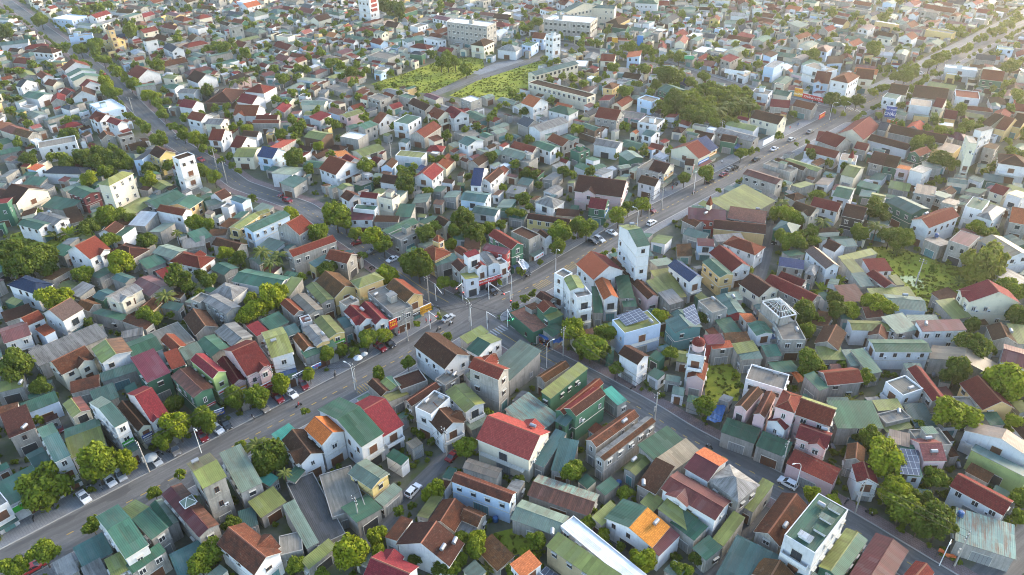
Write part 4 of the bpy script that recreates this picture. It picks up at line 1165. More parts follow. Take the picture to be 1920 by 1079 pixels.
TREES = """
@0 700 2.847
235 610 105 h|500 480 95|665 470 50 b|865 355 50|945 280 70 b|1085 250 65|1258 130 60|1375 125 60|1500 60 45 b|1650 10 30 b|930 165 50 k|490 810 45|225 960 60|75 1030 60|825 640 36|960 540 28|1370 385 55 P|1440 450 80 k|1285 400 34|1520 530 32 P|1630 205 25|1240 815 44 k|1130 950 66|1070 1030 60|1580 1020 48|1720 1079 38|220 80 40 k|200 250 25
@640 700 2.847
665 395 65|1225 515 65|515 615 50 b|455 650 34 b|378 710 24 k|305 735 30|60 960 88 b|185 880 55 b|200 960 42 b|425 330 26 h|395 310 24 h|475 365 26 h|355 235 30 k|362 200 26|730 880 48 b|640 880 40|720 940 55|850 1000 55 N|1040 900 50|1000 950 40 N|1340 740 30|1320 800 40|1400 860 34 b|1610 1000 72 b|1520 640 40|1490 920 30|950 575 34 k|785 210 28|620 290 30|530 1030 48 k|400 990 36 k|600 1040 40|640 1000 36|780 1040 46 N|1790 1050 40|1270 840 22|905 1060 40
@1280 700 2.847
120 175 55|1435 225 88 b|1080 470 92 b|1130 620 66 b|1170 720 76|1270 790 70 k|1370 800 85 k|1345 560 58|690 650 42 b|800 690 42 b|1000 345 56|1250 285 34|1740 60 88 b|1770 265 48 b|1790 660 48|1800 770 38|900 135 34 N|75 985 34 k|20 1060 38|970 20 40|1460 20 38 k|935 345 30 k|1215 640 45|1300 680 50 k|1560 770 0
@0 350 2.847
60 350 58 k|150 400 68 k|230 370 58 k|60 420 38 k|290 260 45 N|360 250 45 N|400 270 40 N|475 210 48 k|560 165 52|620 150 48|590 285 44|640 405 56 b|445 465 48|445 505 30 b|780 290 44 k|1040 200 44|1100 205 38|1200 360 42 b|1270 380 38 k|1400 350 46 P|1480 370 46 P|1440 410 42 P|1700 245 56|1690 285 30 b|975 495 68 k|1070 470 34 k|1115 505 48 k|270 600 52 b|330 590 52 b|885 585 46 P|775 690 44|830 705 40|905 685 22 b|1370 655 60 b|1450 600 66 b|1310 685 50 b|1340 605 34 b|1490 580 46 b|470 730 30 k|90 960 72 k|215 1060 40 k|1610 485 30|1550 150 38 b|1755 440 48 k|1790 150 72|1735 895 50|1810 855 30 b|1650 1000 36 b|1500 1050 45 b|1350 60 28 k|945 245 22 P|680 170 35 k|200 135 25|545 190 35|40 460 30 k|250 440 40 k|120 460 30 k|1060 570 30|20 960 30 k|1250 400 30
@640 350 2.847
20 190 44|75 250 38|165 265 58 b|225 310 52|245 480 62 b|410 420 76 k|350 400 44 k|545 510 44|115 370 30|450 250 56 k|500 215 44|580 310 38|640 175 58 k|700 240 56 k|610 240 40|790 220 38|900 140 40|850 205 32|960 150 34|1180 240 68|1265 210 50|1310 220 56|1150 320 48|1480 150 52 b|1605 95 50 b|1530 110 40|1410 210 20|1405 360 20|1455 345 20|1062 405 18|955 455 24|980 600 28|925 635 26|1022 570 22|355 935 38|205 1000 40|560 800 32|130 810 56|225 795 42 b|70 880 30 b|0 870 36|402 735 20|520 695 20|845 510 14|600 520 28|1235 760 66 b|1330 850 80|1410 780 62|1270 850 48|1390 880 50 k|1700 690 48 b|1760 890 46|1465 970 44|1520 960 28 b|1040 950 34 h|1000 985 30 h|460 30 34|970 70 44|355 20 34 k|930 30 26|730 290 40 k|1000 110 30
@1280 350 2.847
500 140 40 b|555 150 44 b|605 170 38 b|535 80 38 P|720 50 44|1050 130 62 k|945 245 44|1035 210 40 P|750 190 38 P|560 290 44|620 290 48|530 265 40|690 240 38|700 290 34|1110 260 48 k|1180 270 48|1140 300 36|1280 340 42|1600 430 62 B|1660 400 58 B|1560 400 44 B|1570 215 38 b|1640 255 38|1730 540 52|1790 560 48|1790 700 58 k|740 545 44 N|800 560 36 N|840 500 38 N|815 605 38 k|1020 630 56 b|1085 640 52 b|810 660 48 k|890 660 48 b|660 680 62 k|660 770 44|690 930 72|660 1000 40|985 1010 36|1540 850 66 k|1640 870 38|1455 990 66 k|1725 1040 88 b|1545 745 38 k|850 945 30|120 700 38 k|1200 520 30|1260 450 38|1100 330 36 N|1150 340 34 N|1000 320 30 N|1400 530 30 N|1480 500 30 N|1530 560 30 N|1310 570 26|320 340 28|350 440 28|840 235 18|410 360 20|280 1010 26|300 1060 26|1380 680 30 N|1430 690 28 N|730 720 28|640 255 30|1000 560 0|1340 440 24
@0 0 2.997
450 275 34|535 250 40|530 300 30 b|580 335 34|630 385 28|660 410 28|700 445 24|730 470 34|765 480 34|590 460 38 b|610 505 40 b|645 520 38|570 430 26 b|470 355 24 b|500 365 20 b|420 325 20|830 535 38 b|870 540 36 b|885 580 32|920 640 34|960 710 24|1000 720 28|1030 755 34|1100 785 40 b|1140 785 34 b|1140 835 28|1190 850 30|1245 900 24|1290 880 28|1305 930 24|1340 960 24|895 785 48|820 720 32 b|790 690 30|840 950 42 k|840 1010 48 b|800 845 28|380 920 48 k|450 890 50 k|520 920 52 k|600 890 52 k|680 890 46 k|560 870 46 k|640 930 42 k|720 920 36|500 1005 48 b|590 970 42|1150 960 46|1200 990 46|1110 940 36|390 760 44 k|370 790 30 b|410 800 24|1660 890 58 k|1740 950 38|1550 560 30 b|1640 520 30|1310 460 34 P|1370 450 34 P|1160 510 34 k|890 375 38|1000 210 32|730 175 40|800 165 30|1590 440 38|1670 390 34|1720 390 32|1860 355 36|1380 300 36|1260 270 36|1320 290 26|1310 720 32 b|1385 725 34 b|1580 755 38|1650 770 30|1700 705 40|1780 625 28 b|1790 820 34 b|1860 870 30|1040 660 30|100 800 28|155 895 38 k|255 355 18|370 270 32|310 265 24|20 180 34 k|225 110 34|1920 370 30|1730 540 24|1610 580 26|180 360 26 k|270 420 22|480 60 30|440 75 28|520 50 26|560 40 30|610 30 28|110 400 26|30 470 24|330 560 26 k|60 560 26 k|100 560 24 k|1210 605 26|1270 600 28|1230 650 0
@640 0 2.997
560 350 40|600 340 48|640 345 40|320 390 28|280 410 24|530 440 28|60 410 38 k|110 420 26|700 385 38|720 400 30|1050 250 28|830 345 14|780 340 13|810 300 14|845 300 14|1140 330 24|1205 345 28|1300 440 32|1365 470 32|1240 430 28|1170 445 28|1840 420 58 k|1790 400 40|1890 430 40|1710 390 38|1530 380 36|1600 510 46|1700 280 36|1740 290 30|1350 240 28|1400 240 26|1440 245 22|1630 265 36|1590 265 24|1900 320 36|1640 390 28 k|1680 380 28|1440 450 28|1480 480 24|135 930 52|185 925 26|360 1030 52 k|400 990 26 b|835 885 44 k|700 730 30 b|910 1050 30|640 890 34 k|600 900 28 k|560 905 34 k|505 895 28|1320 730 40 b|1030 975 38 k|1090 985 36 k|1060 960 30|1250 970 36 k|1300 980 32|210 800 26 k|1350 660 20 k|1020 630 34 k|1890 570 66 k|1830 620 36|500 620 26|540 600 22|470 580 20|620 570 22|1430 600 26|1220 870 24|1760 480 40 k|1820 500 36|1740 520 30|1660 480 34|330 60 40 k|290 40 40 k|240 30 40 k|400 115 24|560 25 28|620 15 24|760 90 24|1100 130 34|1060 150 28|1030 160 28|1230 200 24|1260 180 24|1290 220 20|1800 340 30|1850 310 28|1750 330 24|1560 300 24|110 700 20|1380 640 0|890 600 22|990 550 26|940 250 22|1210 260 18|530 110 22
@1280 0 2.997
40 640 50 k|90 660 50 k|140 640 50|60 600 46 k|10 600 40|120 590 44|200 620 46 P|260 590 46 P|300 560 40 P|340 570 44 P|380 590 32 P|180 690 40|300 700 36 k|250 690 36 k|60 550 36|115 430 36|95 370 28|40 460 34|845 560 46 k|920 570 38|980 565 36 k|1070 520 28 b|1110 495 28|1150 490 24|1200 430 34|1250 430 40|1300 400 40|1390 360 34|1440 330 36|1480 310 28|1280 500 24 b|1330 470 24 b|1370 440 24 b|1410 410 22|1530 290 26|1580 280 24|1610 265 24|1660 220 22 b|1690 210 24|1740 180 28|1790 165 28|1840 130 30|1880 100 30|540 760 32|330 860 38|380 850 28|420 840 18|130 970 48|10 1000 40|1320 820 44|1370 790 42|1400 830 30|1450 900 50 k|1510 920 36|1600 700 42|1550 620 38|1500 640 30|1440 740 34 b|1500 745 30|1560 740 30|690 310 28|735 315 34|1070 280 42|1000 125 24|970 85 22|1140 90 32|840 70 30|300 255 28|1850 370 36|1880 530 38|1840 610 30|1900 580 30|1100 650 22|1230 700 26|1380 720 26|680 180 26|720 170 24|820 230 26|910 260 24|930 300 24|1780 540 28|1740 500 22|470 200 22|240 40 22|620 30 22|380 10 20|1740 940 26|640 810 16|700 800 16|530 900 14|200 1070 20|270 1060 18|320 1020 20|450 410 18|1200 170 20
"""
# ------------------------------------------------------------------ labels: look + where it stands
LM = [(890, 590, 'the road junction'), (1195, 470, 'the white tower house'), (215, 350, 'the cream block'), (1465, 620, 'the unfinished concrete house'), (1345, 205, 'the palm grove'), (1195, 620, 'the blue solar-roof house'), (822, 445, 'the red steeple'), (655, 790, 'the big green roof'), (1305, 660, 'the domed pink tower'),
      (1352, 718, 'the small lawn'), (1715, 525, 'the green pond'), (880, 60, 'the white apartment block'), (1110, 40, 'the U-shaped school'), (1050, 185, 'the long tan tenement'), (683, 10, 'the red-striped tower'), (205, 65, 'the yellow temple'), (345, 320, 'the white stub tower'), (300, 295, 'the yellow villa'), (830, 140, 'the overgrown field'),
      (1605, 207, 'the far crossroads'), (1665, 215, 'the blue shop sign'), (1820, 275, 'the white five-storey house'), (1530, 985, 'the white cube house'), (1425, 750, 'the twin brown gables'), (1520, 810, 'the pink villa'), (955, 825, 'the big red villa'), (1060, 715, 'the green box hall'), (1160, 820, 'the grey twin-roof mill'),
      (1130, 1030, 'the bright white roof'), (1200, 975, 'the orange-roof bungalow'), (605, 810, 'the orange-roof house'), (235, 990, 'the four-slope green house'), (400, 890, 'the grey block'), (905, 905, 'the long corrugated house'), (490, 425, 'the light blue house'), (60, 540, 'the navy-roofed villa'), (225, 560, 'the tan-roofed villa'), (160, 480, 'the red-roofed villa'),
      (490, 525, 'the long green school'), (1125, 355, 'the big pink house'), (1430, 350, 'the maroon-roofed hall'), (890, 375, 'the teal-roofed blue house'), (905, 530, 'the red shop banner'), (990, 610, 'the green corner shop'), (1800, 680, 'the broad tan shed'), (1850, 570, 'the lone red villa'), (1870, 870, 'the lime wall'), (620, 930, 'the blackened flat roof'),
      (1450, 175, 'the long boulevard'), (930, 110, 'the school yard'), (1090, 540, 'the stepped white block'), (115, 850, 'the white tube house'), (1730, 830, 'the solar rooftop'), (1870, 320, 'the white three-storey villa'), (400, 240, 'the tiled pagoda hall'), (1120, 510, 'the orange-red roofs')]
USED = {}; PEND = []
def where(x, y, k=0):
    d = sorted(((x - a) ** 2 + ((y - b) * 1.6) ** 2, i) for i, (a, b, t) in enumerate(LM)); _, i = d[k]; a, b, t = LM[i]; dx, dy = x - a, y - b
    if abs(dx) > abs(dy) * 1.2: rel = 'right of' if dx > 0 else 'left of'
    else: rel = 'in front of' if dy > 0 else 'behind'
    return rel, t, d[k][0]
def label(o, desc, cat, x, y, group=None):
    o['category'] = cat
    if group: o['group'] = group
    PEND.append((o, desc, x, y))
ORD = ['nearest', 'second', 'third', 'fourth', 'fifth', 'sixth', 'seventh', 'eighth', 'ninth', 'tenth', 'eleventh', 'twelfth']
def finish_labels():
    groups = {}
    for o, desc, x, y in PEND:
        rel, t, d = where(x, y); groups.setdefault((desc, rel, t), []).append((d, o))
    for (desc, rel, t), v in groups.items():
        v.sort(key=lambda q: q[0])
        for i, (d, o) in enumerate(v):
            if len(desc.split()) > 9: desc = desc.replace(' long ', ' ').replace(' and ' + desc.split(' and ')[-1].split()[0], '') if ' and ' in desc else desc.replace(' long ', ' ')
            if len(v) == 1: o['label'] = f'{desc} {rel} {t}'
            elif i == 0: o['label'] = f'{desc} closest {rel} {t}'
            else: o['label'] = f'{desc}, {ORD[min(i, 11)]} {rel} {t}'
STOREY = {1: 'low', 2: 'two-storey', 3: 'three-storey', 4: 'four-storey', 5: 'five-storey'}
def describe(B):
    rw = ROOFS[B.ra][0]; w = WALLS.get(B.wc, 'grey')
    if B.ra != B.rb and ROOFS[B.rb][0] != rw: rw = rw + ' and ' + ROOFS[B.rb][0]
    st = STOREY.get(min(B.nf, 5)); asp = max(B.L, B.W) / min(B.L, B.W)
    if B.typ[0] == 'S': return f"{'long ' if asp > 2.6 else 'small ' if B.L * B.W < 25 else ''}{rw} lean-to roof on {w} walls", 'shed'
    rt = {'G': 'gable', 'H': 'hip', 'P': 'pointed', 'F': 'flat', 'R': 'unfinished'}[B.typ]
    return f"{st} {'long ' if asp > 2.6 else ''}{w} house, {rw} {rt} roof", 'house'
def obj_name(B):
    if B.typ[0] == 'S': return 'lean_to_shed' if B.h < 4.3 else 'metal_roof_shed'
    if B.h < 4.7 and B.L * B.W < 60: return 'small_outhouse'
    if B.h >= 12: return 'tower_house'
    if B.typ == 'F': return 'flat_roof_house'
    return 'tiled_house' if ROOFS[B.ra][1] == 't' else 'metal_roof_house'
GROUPS = {'shed': 'lean-to roofs between the houses', 'house': 'houses of the town'}
SPECIAL = {}
# ------------------------------------------------------------------ traced buildings
def parse():
    ox = oy = 0.0; sc = 1.0; out = []
    for ln in HOUSES.strip().split('\n'):
        if ln[0] == '@': ox, oy, sc = map(float, ln[1:].split()); continue
        t = ln.split(); v = [float(q) for q in t[:6]]; h = float(t[6]); ra, rb = (t[8].split('/') * 2)[:2]
        P = [(ox + v[i] / sc, oy + v[i + 1] / sc) for i in (0, 2, 4)]
        out.append((P, h, t[7], ra, rb, t[9], t[10:]))
    return out
DATA = parse(); RECTS = []; BL = []
for k, (P, h, typ, ra, rb, wc, fl) in enumerate(DATA):
    if 5.5 < h < 11: h *= .9 if P[0][1] > 360 else .74
    p0, p1, p2 = [up(*q, h) for q in P]; u = (p1 - p0).xy; w = (p2 - p1).xy; L = u.length; a = math.atan2(u.y, u.x); e = u.normalized(); al = w.dot(e); W = (w - e * al).length
    c = (p0.xy + p2.xy) / 2
    if abs(al) > .5 * W:      # badly squared corners: turn half the error into the edge direction
        e2 = Vector((math.cos(math.radians(45)), math.sin(math.radians(45)))); best = max((e2, Vector((-e2.y, e2.x)), -e2, Vector((e2.y, -e2.x))), key=lambda q: q.dot(e)); e = (e + best * .8).normalized(); a = math.atan2(e.y, e.x); n_ = Vector((-e.y, e.x)); L = abs((p2 - p0).xy.dot(e)) * .5 + L * .5; W = max(abs((p2 - p0).xy.dot(n_)) * .6 + W * .4, 2.5)
    L, W = max(L, 2.6), max(W, 2.6)
    n_ = Vector((-math.sin(a), math.cos(a)))
    if w.dot(n_) < 0: a += math.pi
    RECTS.append((c.x, c.y, a, L, W, h, typ, ra, rb, wc, fl))
# shrink footprints that run into one another at the same height, nudge heights apart so no two faces share a plane
for R0 in RECTS: occ[rect_cells(*R0[:5], .3)] = True
for k, R0 in enumerate(RECTS):
    cx, cy, a, L, W, h, typ, ra, rb, wc, fl = R0
    B = Bld(cx, cy, a, L, W, h + .013 * (k % 23), typ, ra, rb, wc, fl, 100 + k, False)
    BL.append(B)
    if typ in 'GHF' and h > 5 and 'stripe' not in fl:
        got = 0
        for side in B.r.sample(range(4), 4):
            ln = L if side in (0, 2) else W; w_ = ln * B.r.uniform(.45, .95); d_ = B.r.uniform(1.5, 3.2); of = B.r.uniform(-.5, .5) * (ln - w_); ca, sa = math.cos(a), math.sin(a)
            lx, ly = {0: (of, -W / 2 - d_ / 2), 1: (L / 2 + d_ / 2, of), 2: (of, W / 2 + d_ / 2), 3: (-L / 2 - d_ / 2, of)}[side]
            ax, ay = cx + lx * ca - ly * sa, cy + lx * sa + ly * ca; aa = a + (0 if side in (0, 2) else math.pi / 2); cl = rect_cells(ax, ay, aa, w_, d_, -.1)
            if len(cl[0]) and occ[cl].mean() < .22 and got < 2:
                occ[rect_cells(ax, ay, aa, w_, d_, .2)] = True; got += 1
                if side in (1, 3): of = of
                B.annex(side, w_, d_, B.r.uniform(2.5, 3.4), of, B.r.choice(['g', 't', 'y', 'l', 'k', 'g', 'n', 'm', 'l', 'd']))
    if typ in 'GHF' and h > 5 and wc != 'K' and cy < 330: B.shopfront(B.r.choice(['g', 'g', 't', 'm', 'l', 'y', 'k', 'B2']))
    x, y = px((cx, cy, h * .7)); d, cat = describe(B); nm = obj_name(B)
    o = B.emit(nm); label(o, d, cat, x, y, GROUPS[cat])
def roof_z(x, y, default=3.0):
    best = None
    for B in BL:
        c, s = math.cos(B.a), math.sin(B.a); lx, ly = (x - B.cx) * c + (y - B.cy) * s, -(x - B.cx) * s + (y - B.cy) * c
        if abs(lx) > B.L / 2 or abs(ly) > B.W / 2: continue
        z = B.h
        if B.typ == 'G': z += B.rise * (1 - abs(ly) / (B.W / 2))
        elif B.typ[0] == 'S': z += B.rise * (.5 - ly / B.W)
        elif B.typ in 'HP': z += B.rise * min(1, (B.L / 2 - abs(lx)) / (min(B.L, B.W) / 2), (B.W / 2 - abs(ly)) / (min(B.L, B.W) / 2))
        best = z if best is None else max(best, z)
    return default if best is None else best
def on_roof(u, v, z):
    for _ in range(8):
        p = up(u, v, z); z = .5 * z + .5 * roof_z(p.x, p.y, z if _ < 3 else .02)
    p = up(u, v, z); return Vector((p.x, p.y, roof_z(p.x, p.y, .02)))
# ------------------------------------------------------------------ the roofs that fill the gaps between the traced ones
FR = random.Random(77)
ANG = np.array([(r[0], r[1], (r[2] % (math.pi / 2))) for r in RECTS])
def local_ang(x, y):
    i = np.argmin((ANG[:, 0] - x) ** 2 + (ANG[:, 1] - y) ** 2); return float(ANG[i, 2])
def pick(s):
    t = s.split(); return FR.choices(t[::2], [float(q) for q in t[1::2]])[0]
def inframe(x, y, m=30):
    u, v = px((x, y, 3)); return -m < u < 1920 + m and -m < v < 1079 + m, u, v
fills = 0
back = MB(); nback = 0
for it in range(30000):
    v = 340 + 760 * FR.random(); u = FR.uniform(-40, 1960); p = up(u, v, 0); x, y = p.x, p.y
    big = it < 9000
    L, W = (FR.uniform(5, 9), FR.uniform(4, 6)) if big else (FR.uniform(2.6, 5.0), FR.uniform(2.0, 3.4)); a = local_ang(x, y) + (math.pi / 2 if FR.random() < .5 else 0)
    c = rect_cells(x, y, a, L, W, .2 if big else .05)
    if len(c[0]) < 6 or occ[c].any(): continue
    if nback > 700: break
    nearroad = False
    if FR.random() < .07: occ[c] = True; continue     # left as an open yard
    occ[c] = True; fills += 1
    typ = FR.choice(['S', 'S', 'S', 'G']) if big else 'S'
    ra = pick('g 26 t 10 y 14 l 14 k 14 d 8 b 8 n 4 a 3 m 3 G 6'); h = FR.uniform(2.7, 4.1) + .007 * (fills % 31)
    B = Bld(x, y, a, L, W, h, typ, ra, ra, pick('g 60 w 15 c 10 G 10'), [], 9000 + it)
    if fills > 190: nback += 1; B.merge(back, FR.random()); continue
    o = B.emit(obj_name(B)); d, cat = describe(B); uu, vv = px((x, y, h)); label(o, d, cat, uu, vv, GROUPS[cat])
if back.f: bo = link('backyard_roofs', back.mesh('backyard_roofs')); tag(bo, 'countless small tin lean-to roofs crowded into the back yards between houses', 'lean-to roofs', None, 'stuff')
# ------------------------------------------------------------------ the far-off town, one mass of roofs
far = MB(); nfar = 0; FARTREES = []
for it in range(1500):
    x, y = FR.uniform(-480, 480), FR.uniform(250, 720); ok, u, v = inframe(x, y, 60)
    if not ok or v > 345: continue
    c = rect_cells(x, y, 0, 3.4, 3.4, 0)
    if not len(c[0]) or occ[c].any(): continue
    occ[c] = True; FARTREES.append((x, y)); 
    if len(FARTREES) > 420: break
for it in range(60000):
    if it < 16000 or it % 2: x, y = FR.uniform(-470, 470), FR.uniform(255, 700)
    else: x, y = FR.uniform(-500, 500), FR.uniform(400, 750)
    if y > 742 or abs(x) > 505: continue
    ok, u, v = inframe(x, y, 120)
    if not ok or v > 345: continue
    if it < 3500: L, W = FR.uniform(9, 16), FR.uniform(6, 9)
    elif it < 13000: L, W = FR.uniform(6.5, 12), FR.uniform(4.5, 7)
    else: L, W = (FR.uniform(4, 7), FR.uniform(3, 5)) if it < 30000 else (FR.uniform(3, 5), FR.uniform(2.2, 3.4))
    a = local_ang(x, y) + FR.gauss(0, .06) + FR.choice([0, math.pi / 2, math.pi, -math.pi / 2]); c = rect_cells(x, y, a, L, W, .1 if it < 13000 else -.25)
    if len(c[0]) < 5 or occ[c].any(): continue
    if FR.random() < .06: occ[rect_cells(x, y, a, L * .8, W * .8, 0)] = True; continue
    occ[c] = True; nfar += 1
    h = float(pick('2.5 28 3.0 28 3.5 18 5.0 14 5.7 8 6.4 3 8.6 1')) if it < 13000 else FR.uniform(2.8, 4.2)
    h += FR.uniform(-.2, .2); typ = pick('G 66 H 12 F 12 S 12') if it < 13000 else pick('G 40 S 50 F 10')
    ra = pick('c 6 W2 2 g 2') if typ == 'F' else pick('r 19 r2 9 o 4 b 6 d 10 g 17 t 7 y 8 l 16 k 10 a 6 K2 3 m 5 B 1 r3 4 l2 4 n 2')
    wc = pick('w 25 c 20 g 42 y 4 b 4 p 3 G 2')
    Bld(x, y, a, L, W, h, typ, ra, ra, wc, ['d'] if typ == 'G' and h > 6 and W > 5 and FR.random() < .5 else [], 20000 + it, True).merge(far, FR.random())
fo = link('distant_houses', far.mesh('distant_houses')); tag(fo, 'far-off crowd of small tiled and metal rooftops filling the upper part of the town', 'houses', None, 'stuff')
print('houses', len(RECTS), 'fills', fills, nback, 'far', nfar)
# ------------------------------------------------------------------ trees
def leaf_mat(name, c1, c2, c3):
    m, nt, b = base_mat(name, 0.75, 0.15)
    oi = _n(nt, "ShaderNodeObjectInfo"); at = _n(nt, "ShaderNodeAttribute", attribute_name="var"); a2 = _n(nt, "ShaderNodeAttribute", attribute_name="tone")
    col = mix(nt, at.outputs["Fac"], c1, c2); r = _n(nt, "ShaderNodeMath", operation='ADD'); nt.links.new(oi.outputs["Random"], r.inputs[0]); nt.links.new(a2.outputs["Fac"], r.inputs[1])
    fr = _n(nt, "ShaderNodeMath", operation='FRACT'); nt.links.new(r.outputs[0], fr.inputs[0])
    mr = _n(nt, "ShaderNodeMapRange"); mr.inputs[3].default_value = 0.0; mr.inputs[4].default_value = .55; nt.links.new(fr.outputs[0], mr.inputs[0])
    col = mix(nt, mr.outputs[0], col, c3); nt.links.new(col, b.inputs["Base Color"])
    tl = _n(nt, "ShaderNodeBsdfTranslucent"); h = mix(nt, .5, col, (.22, .26, .02)); nt.links.new(h, tl.inputs[0])
    ms = _n(nt, "ShaderNodeMixShader"); ms.inputs[0].default_value = .28; out = nt.nodes["Material Output"]
    nt.links.new(b.outputs[0], ms.inputs[1]); nt.links.new(tl.outputs[0], ms.inputs[2]); nt.links.new(ms.outputs[0], out.inputs[0])
leaf_mat('leaf_mid', (.078, .112, .009), (.165, .20, .015), (.07, .102, .011))
leaf_mat('leaf_bright', (.125, .160, .008), (.23, .25, .014), (.16, .19, .010))
leaf_mat('leaf_dark', (.046, .073, .009), (.10, .13, .014), (.06, .085, .010))
leaf_mat('leaf_palm', (.070, .088, .018), (.14, .145, .035), (.075, .095, .02))
leaf_mat('leaf_bamboo', (.12, .135, .02), (.215, .215, .035), (.15, .16, .03))
plain('bark', (.085, .065, .048), .95)
def quads(name, C, Nrm, size, mat, rng, tone=None, asp=1.0, off=0):
    n = len(C); up_ = rng.normal(size=(n, 3)); t = np.cross(Nrm, up_); t /= np.linalg.norm(t, axis=1)[:, None] + 1e-9; bt = np.cross(Nrm, t)
    s = size[:, None] if hasattr(size, '__len__') else size
    k = rng.uniform(.7, 1.2, (n, 4, 1)); ss = np.reshape(s, (-1, 1)) if hasattr(s, '__len__') else s
    V = np.stack([C - t * ss - bt * ss * asp, C + t * ss - bt * ss * asp, C + t * ss + bt * ss * asp, C - t * ss + bt * ss * asp], 1); V = C[:, None] + (V - C[:, None]) * k
    me = bpy.data.meshes.new(name); me.vertices.add(n * 4); me.vertices.foreach_set("co", V.reshape(-1)); me.loops.add(n * 4); me.loops.foreach_set("vertex_index", np.arange(n * 4)); me.polygons.add(n)
    me.polygons.foreach_set("loop_start", np.arange(n) * 4); me.polygons.foreach_set("loop_total", np.full(n, 4)); me.materials.append(MATS[mat])
    at = me.attributes.new("var", 'FLOAT', 'FACE'); at.data.foreach_set("value", np.clip(rng.beta(2, 2, n) + off, 0, 1))
    if tone is not None: a2 = me.attributes.new("tone", 'FLOAT', 'FACE'); a2.data.foreach_set("value", tone)
    me.update(); return me
def crown_pts(rng, n, lobes, flat=.8, spread=.72, tone=False):
    L = []
    for _ in range(lobes):
        d = rng.normal(size=3); d /= np.linalg.norm(d); r = spread * rng.uniform(.25, 1) ** .55; c = d * r * np.array([1, rng.uniform(.8, 1.1), flat]); c[2] = max(c[2], -.38); L.append((c, rng.uniform(.16, .40), rng.uniform(-.35, .35)))
    L.append((np.array([0, 0, .05]), .42, -.1)); P = []; N = []; T = []; w = np.array([q[1] ** 2 for q in L]); w /= w.sum()
    while len(P) < n:
        c, r, tn = L[rng.choice(len(L), p=w)]; d = rng.normal(size=3); d /= np.linalg.norm(d)
        if d[2] < -.5 and rng.rand() < .7: continue
        stray = rng.rand() < .12; p = c + d * r * (rng.uniform(1.0, 1.32) if stray else rng.uniform(.78, 1.08))
        if any(np.linalg.norm(p - c2) < r2 * .7 for c2, r2, _ in L): continue
        P.append(p); q = d + rng.normal(size=3) * .6; N.append(q / np.linalg.norm(q)); T.append(tn)
    return (np.array(P), np.array(N), np.array(T)) if tone else (np.array(P), np.array(N))
CR = {}
def crowns():
    for mat in ('leaf_mid', 'leaf_bright', 'leaf_dark'):
        for k in range(7):
            rng = np.random.RandomState(40 + k * 7 + len(mat)); C, N, T = crown_pts(rng, 3600, rng.randint(16, 32), rng.uniform(.68, 1.0), tone=True); CR[(mat, k)] = quads('crown', C, N, rng.uniform(.028, .072, len(C)), mat, rng, off=T)
    for k in range(3):
        rng = np.random.RandomState(90 + k); C, N = crown_pts(rng, 2600, 26, 1.25, .85); CR[('leaf_bamboo', k)] = quads('crown', C, N, rng.uniform(.03, .075, len(C)), 'leaf_bamboo', rng, asp=1.6)
crowns()
def frond_mesh(rng, n, length, droop, width, mat, up0=.6, fan=False):
    mb = MB()
    for i in range(n):
        a = 2 * math.pi * i / n + rng.uniform(-.2, .2); e = rng.uniform(.1, 1.0) * up0; seg = 6; prev = None; L = length * rng.uniform(.8, 1.1)
        for s in range(seg + 1):
            f = s / seg; r = L * f * math.cos(e * (1 - f)); z = L * (math.sin(e) * f - droop * f * f); w = width * (math.sin(math.pi * min(.98, f * .9 + .08)) ** .7)
            c = Vector((r * math.cos(a), r * math.sin(a), z)); sd = Vector((-math.sin(a), math.cos(a), -.35)) * w; sd2 = Vector((math.sin(a), -math.cos(a), -.35)) * w
            cur = (c + sd, c, c + sd2); mb.cv = rng.uniform(.05, .95)
            if prev: mb.face([prev[0], prev[1], cur[1], cur[0]], mat); mb.face([prev[1], prev[2], cur[2], cur[1]], mat)
            prev = cur
    return mb.mesh('crown')
for k in range(3):
    rr = random.Random(k); CR[('palm', k)] = frond_mesh(rr, 22, 1.0, .75, .13, 'leaf_palm', 1.2); CR[('banana', k)] = frond_mesh(rr, 10, 1.0, .45, .16, 'leaf_bright' if k else 'leaf_palm', 1.3)
def trunk_mesh(seed, limbs=4, palm=False):
    r = random.Random(seed); mb = MB()
    if palm: mb.tube([(0, 0, 0), (.02, .01, .5), (.0, .03, 1)], [.05, .035, .028], 'bark', 7)
    else:
        mb.tube([(0, 0, 0), (.02, .0, .35), (.0, .03, .62)], [.06, .045, .038], 'bark', 8)
        for i in range(limbs):
            a = 2 * math.pi * i / limbs + r.uniform(-.4, .4); d = r.uniform(.18, .34); mb.tube([(0, .02, .5 + .05 * i), (d * .5 * math.cos(a), d * .5 * math.sin(a), .72), (d * math.cos(a), d * math.sin(a), .95)], [.03, .022, .010], 'bark', 6)
    return mb.mesh('trunk')
TRK = [trunk_mesh(k) for k in range(4)]; PTR = [trunk_mesh(k, palm=True) for k in range(2)]
TN = {'b': 'bright yellow-green', 'k': 'dark green', 'B': 'tall yellow-green feathery', '': 'mid-green'}
TR = random.Random(3); ntree = 0; REST = []; ALLT = []
for ln in TREES.strip().split('\n'):
    if ln[0] == '@': ox, oy, sc = map(float, ln[1:].split()); continue
    for it in ln.split('|'):
        q = it.split(); k = q[3] if len(q) > 3 else ''
        if float(q[2]) >= 5: ALLT.append((float(q[2]) / sc, ox + float(q[0]) / sc, oy + float(q[1]) / sc, k))
ALLT.sort(key=lambda q: -q[0]); nleaf = 0
